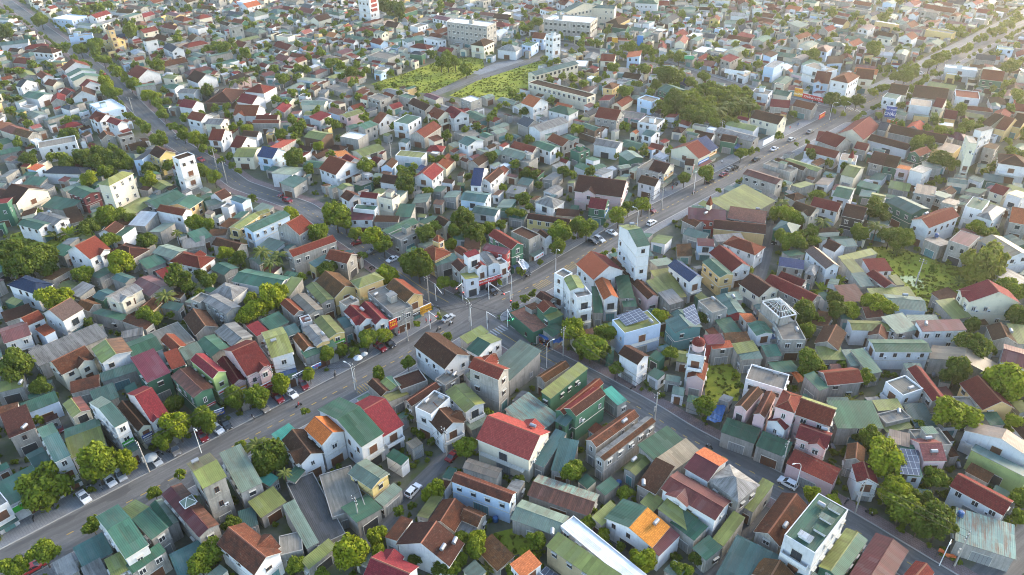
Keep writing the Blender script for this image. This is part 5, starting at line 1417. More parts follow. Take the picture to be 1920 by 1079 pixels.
for rp, u, v, k in ALLT:
    p = up(u, v, 4.0); dist = (p - Vector((0, 0, CAM_H))).length; r = max(rp * dist / FOC * (1.16 if v > 400 else 1.04), 1.2)
    hc = 1.2 + r * 1.05 if k not in 'PN' or not k else (6.5 if k == 'P' else 2.2)
    if k == 'h': hc = r * .8
    p = up(u, v, hc); x, y = p.x, p.y; ntree += 1
    if r < 3.6 and k != 'B' and TR.random() < .75 and any(inpoly(f, np.array([x]), np.array([y]))[0] for f in FIELDS[:3]): continue
    if -510 < x < 510 and 60 < y < 750: occ[int(y - GY0), int(x - GX0)] = True
    if k == 'P':
        t = empty('palm_tree', (x, y, 0), TR.uniform(0, 6.28)); o = link('trunk', PTR[ntree % 2], t); o.scale = (5, 5, hc); o = link('crown', CR[('palm', ntree % 3)], t, (0, .1, hc)); o.scale = (r * 1.1,) * 3; d = 'palm with drooping fronds'; cat = 'palm'
    elif k == 'N':
        t = empty('banana_plant', (x, y, 0), TR.uniform(0, 6.28)); o = link('trunk', PTR[ntree % 2], t); o.scale = (4, 4, 1.6); o = link('crown', CR[('banana', ntree % 3)], t, (0, .1, 1.5)); o.scale = (r * 1.05, r * 1.05, r * 1.25); d = 'broad-leaved banana clump'; cat = 'banana plant'
    else:
        mat = {'b': 'leaf_bright', 'k': 'leaf_dark', 'B': 'leaf_bamboo'}.get(k, 'leaf_mid'); nm = {'h': 'hedge_shrub', 'B': 'bamboo_tree'}.get(k, 'leafy_tree')
        if nm == 'leafy_tree':
            nleaf += 1
            if nleaf > 296: REST.append((x, y, hc, r, k)); continue
        t = empty(nm, (x, y, 0), TR.uniform(0, 6.28)); kk = ntree % (3 if k == 'B' else 7); zs = TR.uniform(.78, 1.2)
        o = link('trunk', TRK[ntree % 4], t); o.scale = (r * .9, r * .9, hc + r * .35)
        o = link('crown', CR[(mat, kk)], t, (0, 0, hc)); o.scale = (r, r * TR.uniform(.88, 1.08), r * zs); o.rotation_euler = (TR.uniform(-.15, .15), TR.uniform(-.15, .15), TR.uniform(0, 6))
        size = 'small' if r < 1.9 else 'large' if r > 3.4 else 'round'; d = f"{size} {TN.get(k, 'mid-green')} tree" if k != 'h' else 'low leafy hedge shrub'; cat = 'tree' if k != 'h' else 'shrub'
    label(t, d, cat, u, v, 'trees between the houses')
# far and in-between greenery that nobody could count
def scatter(name, pts, sizes, mat, seed, per, lab):
    rng = np.random.RandomState(seed); Cs = []; Ns = []; Ss = []; Ts = []
    protos = [crown_pts(np.random.RandomState(seed + i), per, 9, .85) for i in range(6)]
    for (x, y, z), r in zip(pts, sizes):
        C, N = protos[rng.randint(6)]; a = rng.uniform(0, 6.28); c, s = math.cos(a), math.sin(a); M = np.array([[c, -s, 0], [s, c, 0], [0, 0, 1]])
        Cs.append(C @ M.T * r + np.array([x, y, z])); Ns.append(N @ M.T); Ss.append(np.full(len(C), r) * rng.uniform(.11, .20, len(C)) * (150 / per) ** .5); Ts.append(np.full(len(C), rng.rand()))
    o = link(name, quads(name, np.concatenate(Cs), np.concatenate(Ns), np.concatenate(Ss), mat, rng, np.concatenate(Ts))); tag(o, lab[0], lab[1], None, 'stuff'); return o
pts, sz, pts2, sz2 = [], [], [], []
for x, y in FARTREES: pts.append((x, y, 3.4)); sz.append(TR.uniform(1.9, 3.4))
for _ in range(240):
    u, v = TR.uniform(1235, 1410), TR.uniform(178, 240); q = up(u, v, 0)
    if inpoly(FIELDS[6], np.array([q.x]), np.array([q.y]))[0]: r = TR.uniform(2.2, 3.6); dd = TR.random() < .5; (pts if dd else pts2).append((q.x, q.y, 3.5 + r * .5)); (sz if dd else sz2).append(r)
for x, y, z, r, k in REST:
    (pts2 if k == 'k' else pts).append((x, y, z)); (sz2 if k == 'k' else sz).append(r)
for it in range(9000):
    x, y = TR.uniform(-470, 470), TR.uniform(240, 740); ok, u, v = inframe(x, y, 60)
    if not ok or v > 350: continue
    ix, iy = int(x - GX0), int(y - GY0)
    if occ[iy, ix] : continue
    r = TR.uniform(1.5, 3.1); dd = pts if TR.random() < .6 else pts2; dd.append((x, y, r * 1.2 + .8)); (sz if dd is pts else sz2).append(r)
    occ[max(0, iy - 2):iy + 3, max(0, ix - 2):ix + 3] = True
    if len(pts) + len(pts2) > 1500: break
for p_, off in ((RC, 7.6), (RC, -7.6), (RB, 6.9), (RB, -6.9), (RA, 9.8), (RA, -9.4)):
    P = resample(p_, 2.0)
    for i in range(1, len(P) - 1):
        if TR.random() > .3 or P[i].y < 330: continue
        n = (P[i + 1] - P[i - 1]).normalized(); q = P[i] + Vector((-n.y, n.x)) * off
        ok, u, v = inframe(q.x, q.y, 0)
        if ok and v < 250 and (not (560 < u < 1560) or v < 140): pts.append((q.x, q.y, 3.3)); sz.append(TR.uniform(1.2, 1.8))
scatter('distant_trees', pts, sz, 'leaf_mid', 5, 150, ('far-off small trees dotted among the distant rooftops', 'trees'))
scatter('distant_shrubbery', pts2, sz2, 'leaf_dark', 6, 150, ('far-off dark bushes in the distant back yards', 'bushes'))
# undergrowth: gardens in the near gaps, weeds in the meadows
pts, sz = [], []
for it in range(14000):
    v = 330 + 760 * TR.random(); u = TR.uniform(-30, 1950); p = up(u, v, 0); ix, iy = int(p.x - GX0), int(p.y - GY0)
    if not (0 <= ix < GX1 - GX0 and 0 <= iy < GY1 - GY0) or occ[iy, ix]: continue
    r = TR.uniform(.45, 1.15); pts.append((p.x, p.y, r * .55)); sz.append(r); occ[iy, ix] = True
    if len(pts) > 1500: break
scatter('garden_undergrowth', pts, sz, 'leaf_mid', 8, 90, ('low tangled garden greenery filling the gaps between houses', 'undergrowth'))
pts, sz = [], []
for f in FIELDS:
    xs = [q[0] for q in f]; ys = [q[1] for q in f]; A = (max(xs) - min(xs)) * (max(ys) - min(ys))
    for _ in range(int(min(A * 1.1, 2600))):
        x, y = TR.uniform(min(xs), max(xs)), TR.uniform(min(ys), max(ys))
        if inpoly(f, np.array([x]), np.array([y]))[0] and TR.random() < .35 + .65 * (math.sin(x * .21) * math.cos(y * .17) > .1): r = TR.uniform(.2, .6); pts.append((x, y, r * .2)); sz.append(r)
scatter('meadow_weeds', pts, sz, 'leaf_bamboo', 9, 26, ('tall bright weeds and grass covering the empty lots', 'weeds'))
# ------------------------------------------------------------------ cars
for nm, c, rg in (('car_white', (.62, .63, .65), .25), ('car_silver', (.36, .38, .40), .25), ('car_black', (.014, .014, .016), .2), ('car_red', (.16, .012, .02), .25), ('car_scarlet', (.45, .03, .03), .3), ('car_grey', (.16, .15, .14), .3)): plain(nm, c, rg, .6)
plain('tail_red', (.30, .012, .012), .3); plain('head_glass', (.6, .6, .6), .15, .6)
def car_parts(kind='sedan'):
    w = .88; L = 2.2 if kind != 'suv' else 2.1
    prof = {'sedan': [(-2.2, .45), (-2.18, .85), (-1.45, .98), (-1.3, 1.0), (1.0, .95), (2.0, .78), (2.2, .62), (2.2, .35), (-2.1, .3)], 'suv': [(-2.1, .5), (-2.1, 1.05), (-2.0, 1.1), (1.0, 1.06), (1.9, .95), (2.1, .75), (2.1, .4), (-2.05, .38)]}[kind]
    cab = {'sedan': [(-1.5, .98), (-.75, 1.42), (.25, 1.44), (1.05, .95)], 'suv': [(-2.0, 1.08), (-1.65, 1.66), (.1, 1.68), (.95, 1.05)]}[kind]
    def body(m):
        mb = MB(); n = len(prof)
        for sg in (-1, 1):
            f = [(x, sg * w * (1 if z < .9 else .96), z) for x, z in prof]; mb.face(f[::-sg], m)
        for i in range(n):
            a, b = prof[i], prof[(i + 1) % n]; wa, wb = w * (1 if a[1] < .9 else .96), w * (1 if b[1] < .9 else .96); mb.face([(a[0], -wa, a[1]), (a[0], wa, a[1]), (b[0], wb, b[1]), (b[0], -wb, b[1])], m)
        r0, r1 = cab[1], cab[2]; mb.box(r0[0] - .02, r1[0] + .02, -.68, .68, r0[1] - .03, r1[1] + .03, m)
        for (a, b) in ((cab[0], cab[1]), (cab[3], cab[2])):
            for sg in (-1, 1): mb.tube([(a[0], sg * .82, a[1]), (b[0], sg * .68, b[1])], .05, m, 4)
        xm = (r0[0] + r1[0]) / 2
        for sg in (-1, 1): mb.tube([(xm, sg * .84, cab[0][1]), (xm, sg * .69, r0[1])], .05, m, 4); mb.box(.75, .95, sg * .95 - .08, sg * .95 + .08, .92, 1.05, m)
        return mb.mesh('body')
    gl = MB(); c = cab
    B = [(c[0][0], .80, c[0][1]), (c[1][0], .665, c[1][1]), (c[2][0], .665, c[2][1]), (c[3][0], .80, c[3][1])]
    for sg in (-1, 1): gl.face([(x, sg * y, z) for x, y, z in B], 'glass')
    gl.face([(B[0][0], -.8, B[0][2]), (B[0][0], .8, B[0][2]), (B[1][0], .665, B[1][2]), (B[1][0], -.665, B[1][2])], 'glass'); gl.face([(B[3][0], -.8, B[3][2]), (B[3][0], .8, B[3][2]), (B[2][0], .665, B[2][2]), (B[2][0], -.665, B[2][2])], 'glass')
    gm = gl.mesh('window_glass'); wh = MB(); wh.tube([(0, -.11, 0), (0, .11, 0)], .33, 'rubber', 14); wh.tube([(0, -.12, 0), (0, .12, 0)], .19, 'steel', 10); wm = wh.mesh('wheel')
    hl = MB(); hl.box(-.04, .05, -.2, .2, -.08, .08, 'head_glass', True); hm = hl.mesh('headlight'); tl = MB(); tl.box(-.05, .04, -.18, .18, -.1, .1, 'tail_red', True); tm = tl.mesh('taillight'); xf = max(x for x, z in prof); xr = min(x for x, z in prof)
    return body, gm, wm, hm, tm, xf, xr
CARP = {k: car_parts(k) for k in ('sedan', 'suv')}; BODY = {}
def car(u, v, az, col, kind='sedan', desc=''):
    p = up(u, v, .7); body, gm, wm, hm, tm, xf, xr = CARP[kind]; key = (col, kind)
    if key not in BODY: BODY[key] = body('car_' + col)
    z0 = .15 if 8.0 > polyd(RA, p.x, p.y) > 5.5 or 11 > polyd(RA, p.x, p.y) > 5.5 else .05
    t = empty('parked_car', (p.x, p.y, z0), az); link('body', BODY[key], t); link('window_glass', gm, t)
    for x in (-1.32, 1.35):
        for y in (-.80, .80): link('wheel', wm, t, (x, y, .33))
    for y in (-.6, .6): link('headlight', hm, t, (xf - .02, y, .66)); link('taillight', tm, t, (xr + .02, y, .76 if kind == 'sedan' else .9))
    label(t, desc, 'car', u, v, 'cars along the streets')
def road_ang(p, u, v):
    q = up(u, v, 0); P = resample(p, 2.0); i = min(range(1, len(P) - 1), key=lambda i: (P[i] - q.xy).length); d = P[i + 1] - P[i - 1]; return math.atan2(d.y, d.x)
CARS = [(157, 932, 'white', 'sedan', 'A1', 'white car with black roof parked nose-in'), (205, 901, 'white', 'sedan', 'A1', 'white hatchback under a tree'), (226, 891, 'silver', 'suv', 'A1', 'silver estate car parked nose-in'), (292, 863, 'silver', 'sedan', 'A1', 'silver car under a grey awning'), (328, 844, 'grey', 'suv', 'A1', 'grey car beside a tree pit'), (379, 818, 'red', 'sedan', 'A1', 'dark red car parked nose-in'),
 (407, 804, 'white', 'sedan', 'A1', 'white saloon beside a black pickup'), (423, 797, 'black', 'suv', 'A1', 'black pickup-sized car'), (494, 764, 'grey', 'sedan', 'A1', 'grey car half under a tree'), (521, 747, 'red', 'suv', 'A1', 'maroon car parked nose-in'), (546, 738, 'white', 'sedan', 'A1', 'white car with dark windscreen'), (569, 722, 'red', 'suv', 'A1', 'small maroon hatchback'), (62, 1064, 'scarlet', 'sedan', 'A0', 'scarlet car at the kerb'),
 (108, 802, 'red', 'sedan', 'A1', 'red car in a back yard'), (775, 920, 'white', 'suv', 'L2', 'white off-roader in the narrow lane'), (850, 854, 'red', 'sedan', 'L2', 'red car half hidden by a roof'), (1477, 906, 'white', 'suv', 'B0', 'white off-roader driving on the cross road'), (713, 652, 'red', 'suv', 'A1', 'rust-red car near the shops'), (730, 644, 'black', 'sedan', 'A1', 'black car near the shops'),
 (736, 486, 'white', 'sedan', 'B1', 'white car by the cross road kerb'), (670, 455, 'red', 'sedan', 'B1', 'dark red car by the cross road kerb'), (700, 470, 'grey', 'sedan', 'B1', 'grey car by the cross road kerb'), (923, 546, 'black', 'suv', 'A1', 'black car outside the banner shops'), (1111, 452, 'black', 'sedan', 'A1', 'black car under trees'), (1124, 449, 'silver', 'suv', 'A1', 'silver van-like car beside trees'), (1147, 436, 'white', 'sedan', 'A1', 'white saloon at the kerb'),
 (1220, 394, 'red', 'suv', 'A1', 'maroon car under street trees'), (984, 512, 'black', 'suv', 'A1', 'black car under a white tarp'), (1475, 472, 'red', 'sedan', 'L3', 'red car in the walled parking yard'), (1452, 452, 'black', 'sedan', 'L3', 'dark car in a narrow lane'), (539, 376, 'red', 'suv', 'B0', 'red car on the cross road edge'), (530, 364, 'red', 'sedan', 'B1', 'pinkish red car before a shop'), (194, 138, 'scarlet', 'sedan', 'B0', 'bright red car driving far up the road'),
 (377, 299, 'scarlet', 'sedan', 'B0', 'scarlet car driving on the cross road'), (146, 97, 'white', 'sedan', 'B0', 'tiny white car at the far road end'), (331, 258, 'grey', 'sedan', 'B0', 'grey car beside the tree row'), (1452, 279, 'white', 'sedan', 'A0', 'white car on the main road kerb'), (1418, 299, 'black', 'sedan', 'A0', 'black car on the paving'), (1484, 262, 'silver', 'suv', 'A0', 'silver van-like car on the paving'), (1377, 315, 'black', 'suv', 'A0', 'black car parked with another'), (1368, 318, 'grey', 'sedan', 'A0', 'dark grey car parked with another'),
 (1357, 327, 'red', 'sedan', 'A0', 'dark red car under street trees'), (1332, 339, 'black', 'suv', 'A0', 'black car at the shop row'), (1519, 247, 'grey', 'sedan', 'A0', 'grey car approaching the crossroads'), (1875, 62, 'white', 'sedan', 'A0', 'tiny white car at the far main road'), (1728, 138, 'white', 'sedan', 'A0', 'small white car beyond the crossroads'), (1222, 418, 'white', 'suv', 'A0', 'white car driving on the main road'), (840, 596, 'silver', 'sedan', 'A0', 'silver car crossing the junction')]
for u, v, c, k, m, d in CARS:
    rd = {'A': RA, 'B': RB, 'L2': L2, 'L3': L3}.get(m if m[0] == 'L' else m[0]); az = road_ang(rd, u, v)
    if m[1] == '1' and m[0] != 'L': az += -math.pi / 2 + TR.uniform(-.12, .12)
    car(u, v, az + (math.pi if m == 'B0' and u > 1000 else 0), c, k, d)
# ------------------------------------------------------------------ motorbikes with riders, people
def moto_meshes():
    b = MB(); b.tube([(-.45, 0, .62), (.0, 0, .55), (.45, 0, .72)], [.14, .17, .12], 'dark_metal', 8); b.tube([(.62, 0, .32), (.45, 0, .95)], .035, 'steel', 6); b.box(-.6, -.1, -.13, .13, .7, .8, 'rubber', True)
    w = MB(); w.tube([(0, -.05, 0), (0, .05, 0)], .29, 'rubber', 12); h = MB(); h.tube([(0, -.33, 0), (0, .33, 0)], .025, 'steel', 6); l = MB(); l.tube([(0, 0, 0), (.1, 0, 0)], .09, 'head_glass', 8)
    return b.mesh('frame'), w.mesh('wheel'), h.mesh('handlebar'), l.mesh('headlight')
MM = moto_meshes()
def moto(u, v, az, d):
    p = up(u, v, .5); t = empty('motorbike', (p.x, p.y, .15 if polyd(RA, p.x, p.y) > 5.4 else .05), az); link('frame', MM[0], t); link('wheel', MM[1], t, (-.62, 0, .29)); link('wheel', MM[1], t, (.65, 0, .29)); link('handlebar', MM[2], t, (.42, 0, 1.0)); link('headlight', MM[3], t, (.5, 0, .85)); label(t, d, 'motorbike', u, v, 'motorbikes by the shops')
for u, v, d in ((168, 912, 'motorbike beside a tree trunk'), (189, 914, 'motorbike next to a parked car'), (262, 866, 'motorbike by a concrete pole'), (300, 850, 'motorbike under a tree'), (313, 846, 'motorbike beside a grey car'), (474, 782, 'motorbike on open paving'), (1630, 962, 'motorbike before a green wall'), (1000, 646, 'motorbike outside a green shop'), (1030, 640, 'motorbike by the blue awning'), (968, 505, 'motorbike under the white tarp')): moto(u, v, road_ang(RA, u, v) + TR.uniform(-2, -1), d)
MR = random.Random(8)
for (p_, off, n_, lo, hi, d_) in ((RA, 9.6, 26, 95, 300, 'motorbike standing outside the shops'), (RB, 5.6, 10, 95, 180, 'motorbike standing on the red paving'), (RB, -5.6, 8, 110, 240, 'motorbike standing by the kerb')):
    P = [q for q in resample(p_, 1.0) if lo < q.y < hi]
    for _ in range(n_):
        i = MR.randrange(1, len(P) - 1); n = (P[i + 1] - P[i - 1]).normalized(); q = P[i] + Vector((-n.y, n.x)) * (off + MR.uniform(-1.0, .4)); u, v = px((q.x, q.y, .5))
        if min(polyd(RA, q.x, q.y) - 5.6, polyd(RB, q.x, q.y) - 4.1) > 0: moto(u, v, math.atan2(n.y, n.x) + MR.uniform(1.1, 2.0), d_)
def person(u, v, az, shirt, trousers, d, seated=False, z0=.05):
    p = up(u, v, .9 if not seated else 1.1); me = bpy.data.meshes.new('body'); s = 1.0
    if seated: V = [(0, 0, .80), (0, 0, 1.1), (.04, 0, 1.34), (.06, 0, 1.46), (.08, 0, 1.62), (.10, .2, 1.32), (.3, .24, 1.12), (.5, .28, 1.06), (.10, -.2, 1.32), (.3, -.24, 1.12), (.5, -.28, 1.06), (.38, .15, .72), (.3, .17, .33), (.42, .17, .3), (.38, -.15, .72), (.3, -.17, .33), (.42, -.17, .3)]
    else: V = [(0, 0, .92), (0, 0, 1.15), (.0, 0, 1.40), (0, 0, 1.5), (.03, 0, 1.64), (0, .2, 1.4), (.02, .25, 1.13), (.08, .26, .88), (0, -.2, 1.4), (.02, -.25, 1.13), (.08, -.26, .88), (.12, .1, .5), (.08, .1, .07), (.2, .1, .04), (-.1, -.1, .5), (-.2, -.1, .08), (-.1, -.1, .04)]
    E = [(0, 1), (1, 2), (2, 3), (3, 4), (2, 5), (5, 6), (6, 7), (2, 8), (8, 9), (9, 10), (0, 11), (11, 12), (12, 13), (0, 14), (14, 15), (15, 16)]; Rd = [.15, .15, .16, .06, .115, .07, .05, .04, .07, .05, .04, .085, .055, .05, .085, .055, .05]
    me.from_pydata(V, E, []); o = bpy.data.objects.new('person', me); COL.objects.link(o); md = o.modifiers.new('skin', 'SKIN'); sv = me.skin_vertices[0].data
    for i, r in enumerate(Rd): sv[i].radius = (r, r * (1.15 if i in (0, 1, 2) else 1))
    sv[0].use_root = True; o.modifiers.new('sub', 'SUBSURF').levels = 1; o.modifiers['sub'].render_levels = 2; me.materials.append(MATS[shirt]); o.location = (p.x, p.y, z0); o.rotation_euler = (0, 0, az)
    hr = MB(); hr.tube([(V[4][0] - .03, 0, V[4][2] + .0), (V[4][0] - .01, 0, V[4][2] + .1), (V[4][0], 0, V[4][2] + .15)], [.125, .12, .05], 'rubber' if not seated else trousers, 8); link('hair' if not seated else 'helmet', hr.mesh('hair'), o)
    tr = MB()
    for a, b, c in ((0, 11, 12), (0, 14, 15)): tr.tube([V[a], V[b], V[c]], [.15, .098, .068], trousers, 8)
    link('trousers', tr.mesh('trousers'), o); label(o, d, 'person', u, v, 'people in the street'); return p
for u, v, s, t_, d in ((486, 766, 'car_scarlet', 'car_grey', 'person in a red shirt walking'), (628, 700, 'car_grey', 'dark_metal', 'person in dark clothes standing'), (628, 705, 'dark_metal', 'car_grey', 'person in black walking'), (748, 625, 'car_scarlet', 'car_white', 'person in red by the shopfronts'), (1023, 642, 'blue_plastic', 'dark_metal', 'person in blue under the awning'), (1012, 639, 'car_scarlet', 'dark_metal', 'person in red under the awning')): person(u, v, TR.uniform(0, 6), s, t_, d, z0=.15)
for _ in range(14):
    P = [q for q in resample(RA, 1.0) if 100 < q.y < 330]; i = MR.randrange(1, len(P) - 1); n = (P[i + 1] - P[i - 1]).normalized(); q = P[i] + Vector((-n.y, n.x)) * MR.uniform(6.5, 9.0); u, v = px((q.x, q.y, .9))
    if polyd(RB, q.x, q.y) > 8: a_ = MR.choice((('car_scarlet', 'red'), ('car_white', 'white'), ('blue_plastic', 'blue'), ('car_grey', 'grey'), ('sign_yellow0', 'yellow'))[:4]); person(u, v, MR.uniform(0, 6), a_[0], MR.choice(('dark_metal', 'car_grey')), f'person in {a_[1]} top standing on the pavement', z0=.15)
for u, v, rd, sg, s_, tr_, d_ in ((822, 618, RA, 0, 'car_grey', 'dark_metal', 'rider in grey on a motorbike crossing'), (845, 607, RA, 0, 'car_white', 'dark_metal', 'rider in white on a motorbike crossing'), (1110, 487, RA, 0, 'blue_plastic', 'dark_metal', 'rider in blue on a motorbike'), (560, 760, RA, math.pi, 'car_scarlet', 'dark_metal', 'rider in red on a motorbike'), (1330, 838, RB, math.pi, 'car_grey', 'dark_metal', 'rider in grey on a motorbike'), (640, 420, RB, 0, 'car_white', 'dark_metal', 'rider in white on a motorbike'), (1300, 362, RA, 0, 'car_scarlet', 'dark_metal', 'rider in red on a motorbike')):
    az = road_ang(rd, u, v) + sg; moto(u, v, az, 'ridden motorbike on the carriageway'); p = up(u, v, .5); q = px((p.x - .15 * math.cos(az), p.y - .15 * math.sin(az), 1.1)); person(*q, az, s_, tr_, d_, True, .05)
# ------------------------------------------------------------------ poles, lamps, signals, wires
def mesh_of(f): m = MB(); f(m); return m
pm = MB(); pm.tube([(0, 0, 0), (0, 0, 9.5)], [.19, .11], 'pole_concrete', 10); POLE = pm.mesh('pole'); ca = MB(); ca.box(-1.1, 1.1, -.06, .06, -.06, .06, 'dark_metal', True); CARM = ca.mesh('crossarm'); ins = MB(); ins.tube([(0, 0, 0), (0, 0, .22)], [.07, .05], 'lamp_white', 6); INS = ins.mesh('insulator'); bx = MB(); bx.box(-.22, .22, -.16, .16, 0, .6, 'pole_concrete', True); MBX = bx.mesh('meter_box')
POLES = []
def pole(u, v, h=9.5, d='grey concrete utility pole with crossarms'):
    p = up(u, v, 0); a = road_ang(RA if polyd(RA, p.x, p.y) < polyd(RB, p.x, p.y) + 3 else RB, u, v) + math.pi / 2; t = empty('utility_pole', (p.x, p.y, 0), a); o = link('pole', POLE, t); o.scale = (1, 1, h / 9.5)
    for z in (h - .4, h - 1.2):
        link('crossarm', CARM, t, (0, .14, z))
        for x in (-.95, 0, .95): link('insulator', INS, t, (x, .14, z + .06))
    for z in (3.4, 4.3): link('meter_box', MBX, t, (0, .3, z))
    POLES.append((p.x, p.y, h, a)); label(t, d, 'utility pole', u, v, 'utility poles along the streets')
for q in ((280, 886), (520, 742), (838, 860), (676, 992), (1227, 793), (805, 568), (883, 620), (765, 640), (1056, 668), (670, 737), (1603, 962), (1464, 886), (1789, 1062), (1216, 410), (1350, 265), (252, 218), (408, 320), (426, 344), (735, 307), (1716, 536), (1240, 395)): pole(*q)
lm = MB(); lm.tube([(0, 0, 0), (0, 0, 7.2)], [.11, .06], 'lamp_white', 8); LPOLE = lm.mesh('pole'); la = MB(); la.tube([(0, 0, 7.1), (.25, 0, 8.0), (.9, 0, 8.45), (1.7, 0, 8.55)], [.055, .05, .045, .04], 'lamp_white', 6); LARM = la.mesh('arm'); lh = MB(); lh.tube([(1.6, 0, 8.55), (1.9, 0, 8.57), (2.4, 0, 8.5)], [.10, .17, .07], 'lamp_white', 8); LHEAD = lh.mesh('lamp_head')
def lamp(u, v, az=None):
    p = up(u, v, 0); A = polyd(RA, p.x, p.y) < polyd(RB, p.x, p.y) + 2; rd = RA if A else RB; P = resample(rd, 2); q = min(P, key=lambda w: (w - p.xy).length); d = q - p.xy; az = math.atan2(d.y, d.x); t = empty('street_lamp', (p.x, p.y, 0), az); link('pole', LPOLE, t); link('arm', LARM, t); link('lamp_head', LHEAD, t); label(t, 'white street lamp with curved arm', 'street lamp', u, v, 'street lamps')
for q in ((378, 850), (666, 732), (1025, 690), (1042, 508), (1194, 432), (1490, 920), (1761, 1061), (884, 612), (1555, 225), (960, 560), (1300, 365)): lamp(*q)
for n_, c in (('signal_green', (.05, .9, .35)), ('signal_red', (.9, .05, .04))): plain(n_, c, .4, .3, 0, 4.0)
plain('signal_off', (.06, .03, .02), .4)
def signal(u, v, tu, tv, lit, h=6.0):
    p = up(u, v, 0); q = up(tu, tv, h); d = q.xy - p.xy; az = math.atan2(d.y, d.x); ln = min(d.length, 6.5); t = empty('traffic_light', (p.x, p.y, .1), az)
    a = MB(); a.tube([(0, 0, 0), (0, 0, h + .2)], [.13, .09], 'lamp_white', 8); link('mast', a.mesh('mast'), t); b = MB(); b.tube([(0, 0, h), (ln, 0, h + .25)], [.08, .05], 'lamp_white', 6); link('arm', b.mesh('arm'), t)
    for x in (ln, .0):
        z = h + .3 if x else 2.6; c = MB(); c.box(-.55, .55, -.16, .16, -.18, .18, 'dark_metal', True) if x else c.box(-.18, .18, -.16, .16, -.55, .55, 'dark_metal', True); hd = link('signal_head', c.mesh('signal_head'), t, (x, .22, z))
        for i, col in enumerate(('signal_red', 'signal_off', 'signal_green')):
            l = MB(); l.tube([(0, -.17, 0), (0, -.22, 0)], .13, col if lit in col else 'signal_off', 8); o = link('lens', l.mesh('lens'), hd, ((i - 1) * .35, 0, 0) if x else (0, 0, .35 - i * .35))
            l2 = link('lens', o.data, hd, ((i - 1) * .35, .39, 0) if x else (0, .39, .35 - i * .35))
    label(t, 'white traffic signal mast with arm', 'traffic light', u, v, 'traffic lights at the junction')
for q in ((868, 564, 853, 544, 'red'), (917, 562, 945, 552, 'x'), (957, 579, 942, 553, 'red'), (914, 618, 931, 598, 'x'), (807, 617, 819, 597, 'red'), (818, 565, 843, 573, 'x'), (952, 614, 960, 600, 'green'), (1582, 213, 1597, 196, 'x')): signal(*q)
plain('wire', (.02, .02, .02), .6)
def wire(a, b, off, z, d):
    A, B = Vector((a[0], a[1], a[2] - z)), Vector((b[0], b[1], b[2] - z)); nn = Vector((-(B - A).y, (B - A).x, 0)).normalized() * off; A += nn; B += nn; n = 14; pts = [A.lerp(B, i / n) - Vector((0, 0, 1)) * 4 * .012 * (B - A).length * (i / n) * (1 - i / n) for i in range(n + 1)]
    m = MB(); m.tube(pts, .028, 'wire', 4, False); o = link('overhead_cable', m.mesh('overhead_cable')); c = pts[n // 2]; u, v = px(c); label(o, d, 'cable', u, v, 'overhead cables')
for i, j in ((0, 1), (1, 9), (9, 7), (7, 5), (7, 6), (6, 8), (8, 4), (4, 11), (11, 10), (10, 12), (2, 3), (5, 16), (6, 20), (20, 13), (5, 6)):
    if (Vector(POLES[i][:2]) - Vector(POLES[j][:2])).length < 130:
        for k, (o_, z_) in enumerate(((-.9, .35), (.9, .35), (0, 1.2))): wire(POLES[i], POLES[j], o_, z_, ('left high', 'right high', 'low middle')[k] + ' black overhead cable strung between poles')
# ------------------------------------------------------------------ shop signs
def sign(u0, v0, u1, v1, z, h, board, rows, d, nm='shop_sign'):
    p, q = up(u0, v0, z), up(u1, v1, z); e = (q - p).xy; w = e.length; az = math.atan2(e.y, e.x); c = (p + q) / 2; t = empty(nm, (c.x, c.y, z), az)
    m = MB(); m.box(-w / 2, w / 2, -.1, .1, 0, h, board, True); m.box(-w / 2 - .05, w / 2 + .05, -.12, .12, h, h + .06, 'frame_white', True); link('board', m.mesh('board'), t)
    for (txt, mat, zz, hh) in rows:
        f = bpy.data.curves.new('lettering', 'FONT'); f.body = txt; f.align_x = 'CENTER'; f.align_y = 'CENTER'; f.extrude = .01; f.size = hh * 1.25; f.materials.append(MATS[mat]); tmp = bpy.data.objects.new('tmp', f); COL.objects.link(tmp); lm_ = bpy.data.meshes.new_from_object(tmp); bpy.data.objects.remove(tmp); o = link('lettering', lm_, t, (0, -.125, zz)); o.rotation_euler = (math.pi / 2, 0, 0)
        est = .72 * len(txt) * hh; o.scale = (min(1.0, (w * .94) / max(est, .1)), 1, 1)
    for s_ in (-.4, .4):
        m = MB(); m.box(w * s_ - .05, w * s_ + .05, .1, .6, h * .4, h * .4 + .08, 'dark_metal', True); link('bracket', m.mesh('bracket'), t)
    label(t, d, 'sign', (u0 + u1) / 2, (v0 + v1) / 2)
sign(875, 543, 898, 536.5, 3.0, 1.6, 'sign_white', [('TẠM HÓA', 'letter_red', 1.0, .62), ('24/7', 'letter_red', .35, .45)], 'white sign with red lettering')
sign(898, 536.5, 920.5, 529, 3.0, 1.7, 'sign_red', [('MINH NGUYÊN', 'letter_white', .9, .7), ('SỬA XE', 'letter_yellow', 1.45, .3)], 'red banner with white lettering')
sign(920.5, 529, 942, 521, 3.0, 1.6, 'sign_red', [('NỘI THẤT', 'letter_white', .8, .7)], 'red sign at the end of the banner')
sign(788.7, 590.5, 809, 580.8, 3.2, 2.4, 'sign_yellow', [('BẢO HIỂM', 'letter_brown', 1.7, .6), ('BẢO MINH', 'letter_brown', .7, .8)], 'large yellow corner sign')
sign(730.6, 619.5, 745.4, 612.4, 3.0, 3.0, 'sign_red', [('HẢI', 'letter_yellow', 2.2, .9), ('SẢN', 'letter_yellow', 1.2, .9)], 'square red sign with yellow lettering')
sign(774, 595, 787.7, 588, 3.0, .7, 'sign_dark', [('CAFE', 'letter_white', .35, .45)], 'small dark sign with white letters')
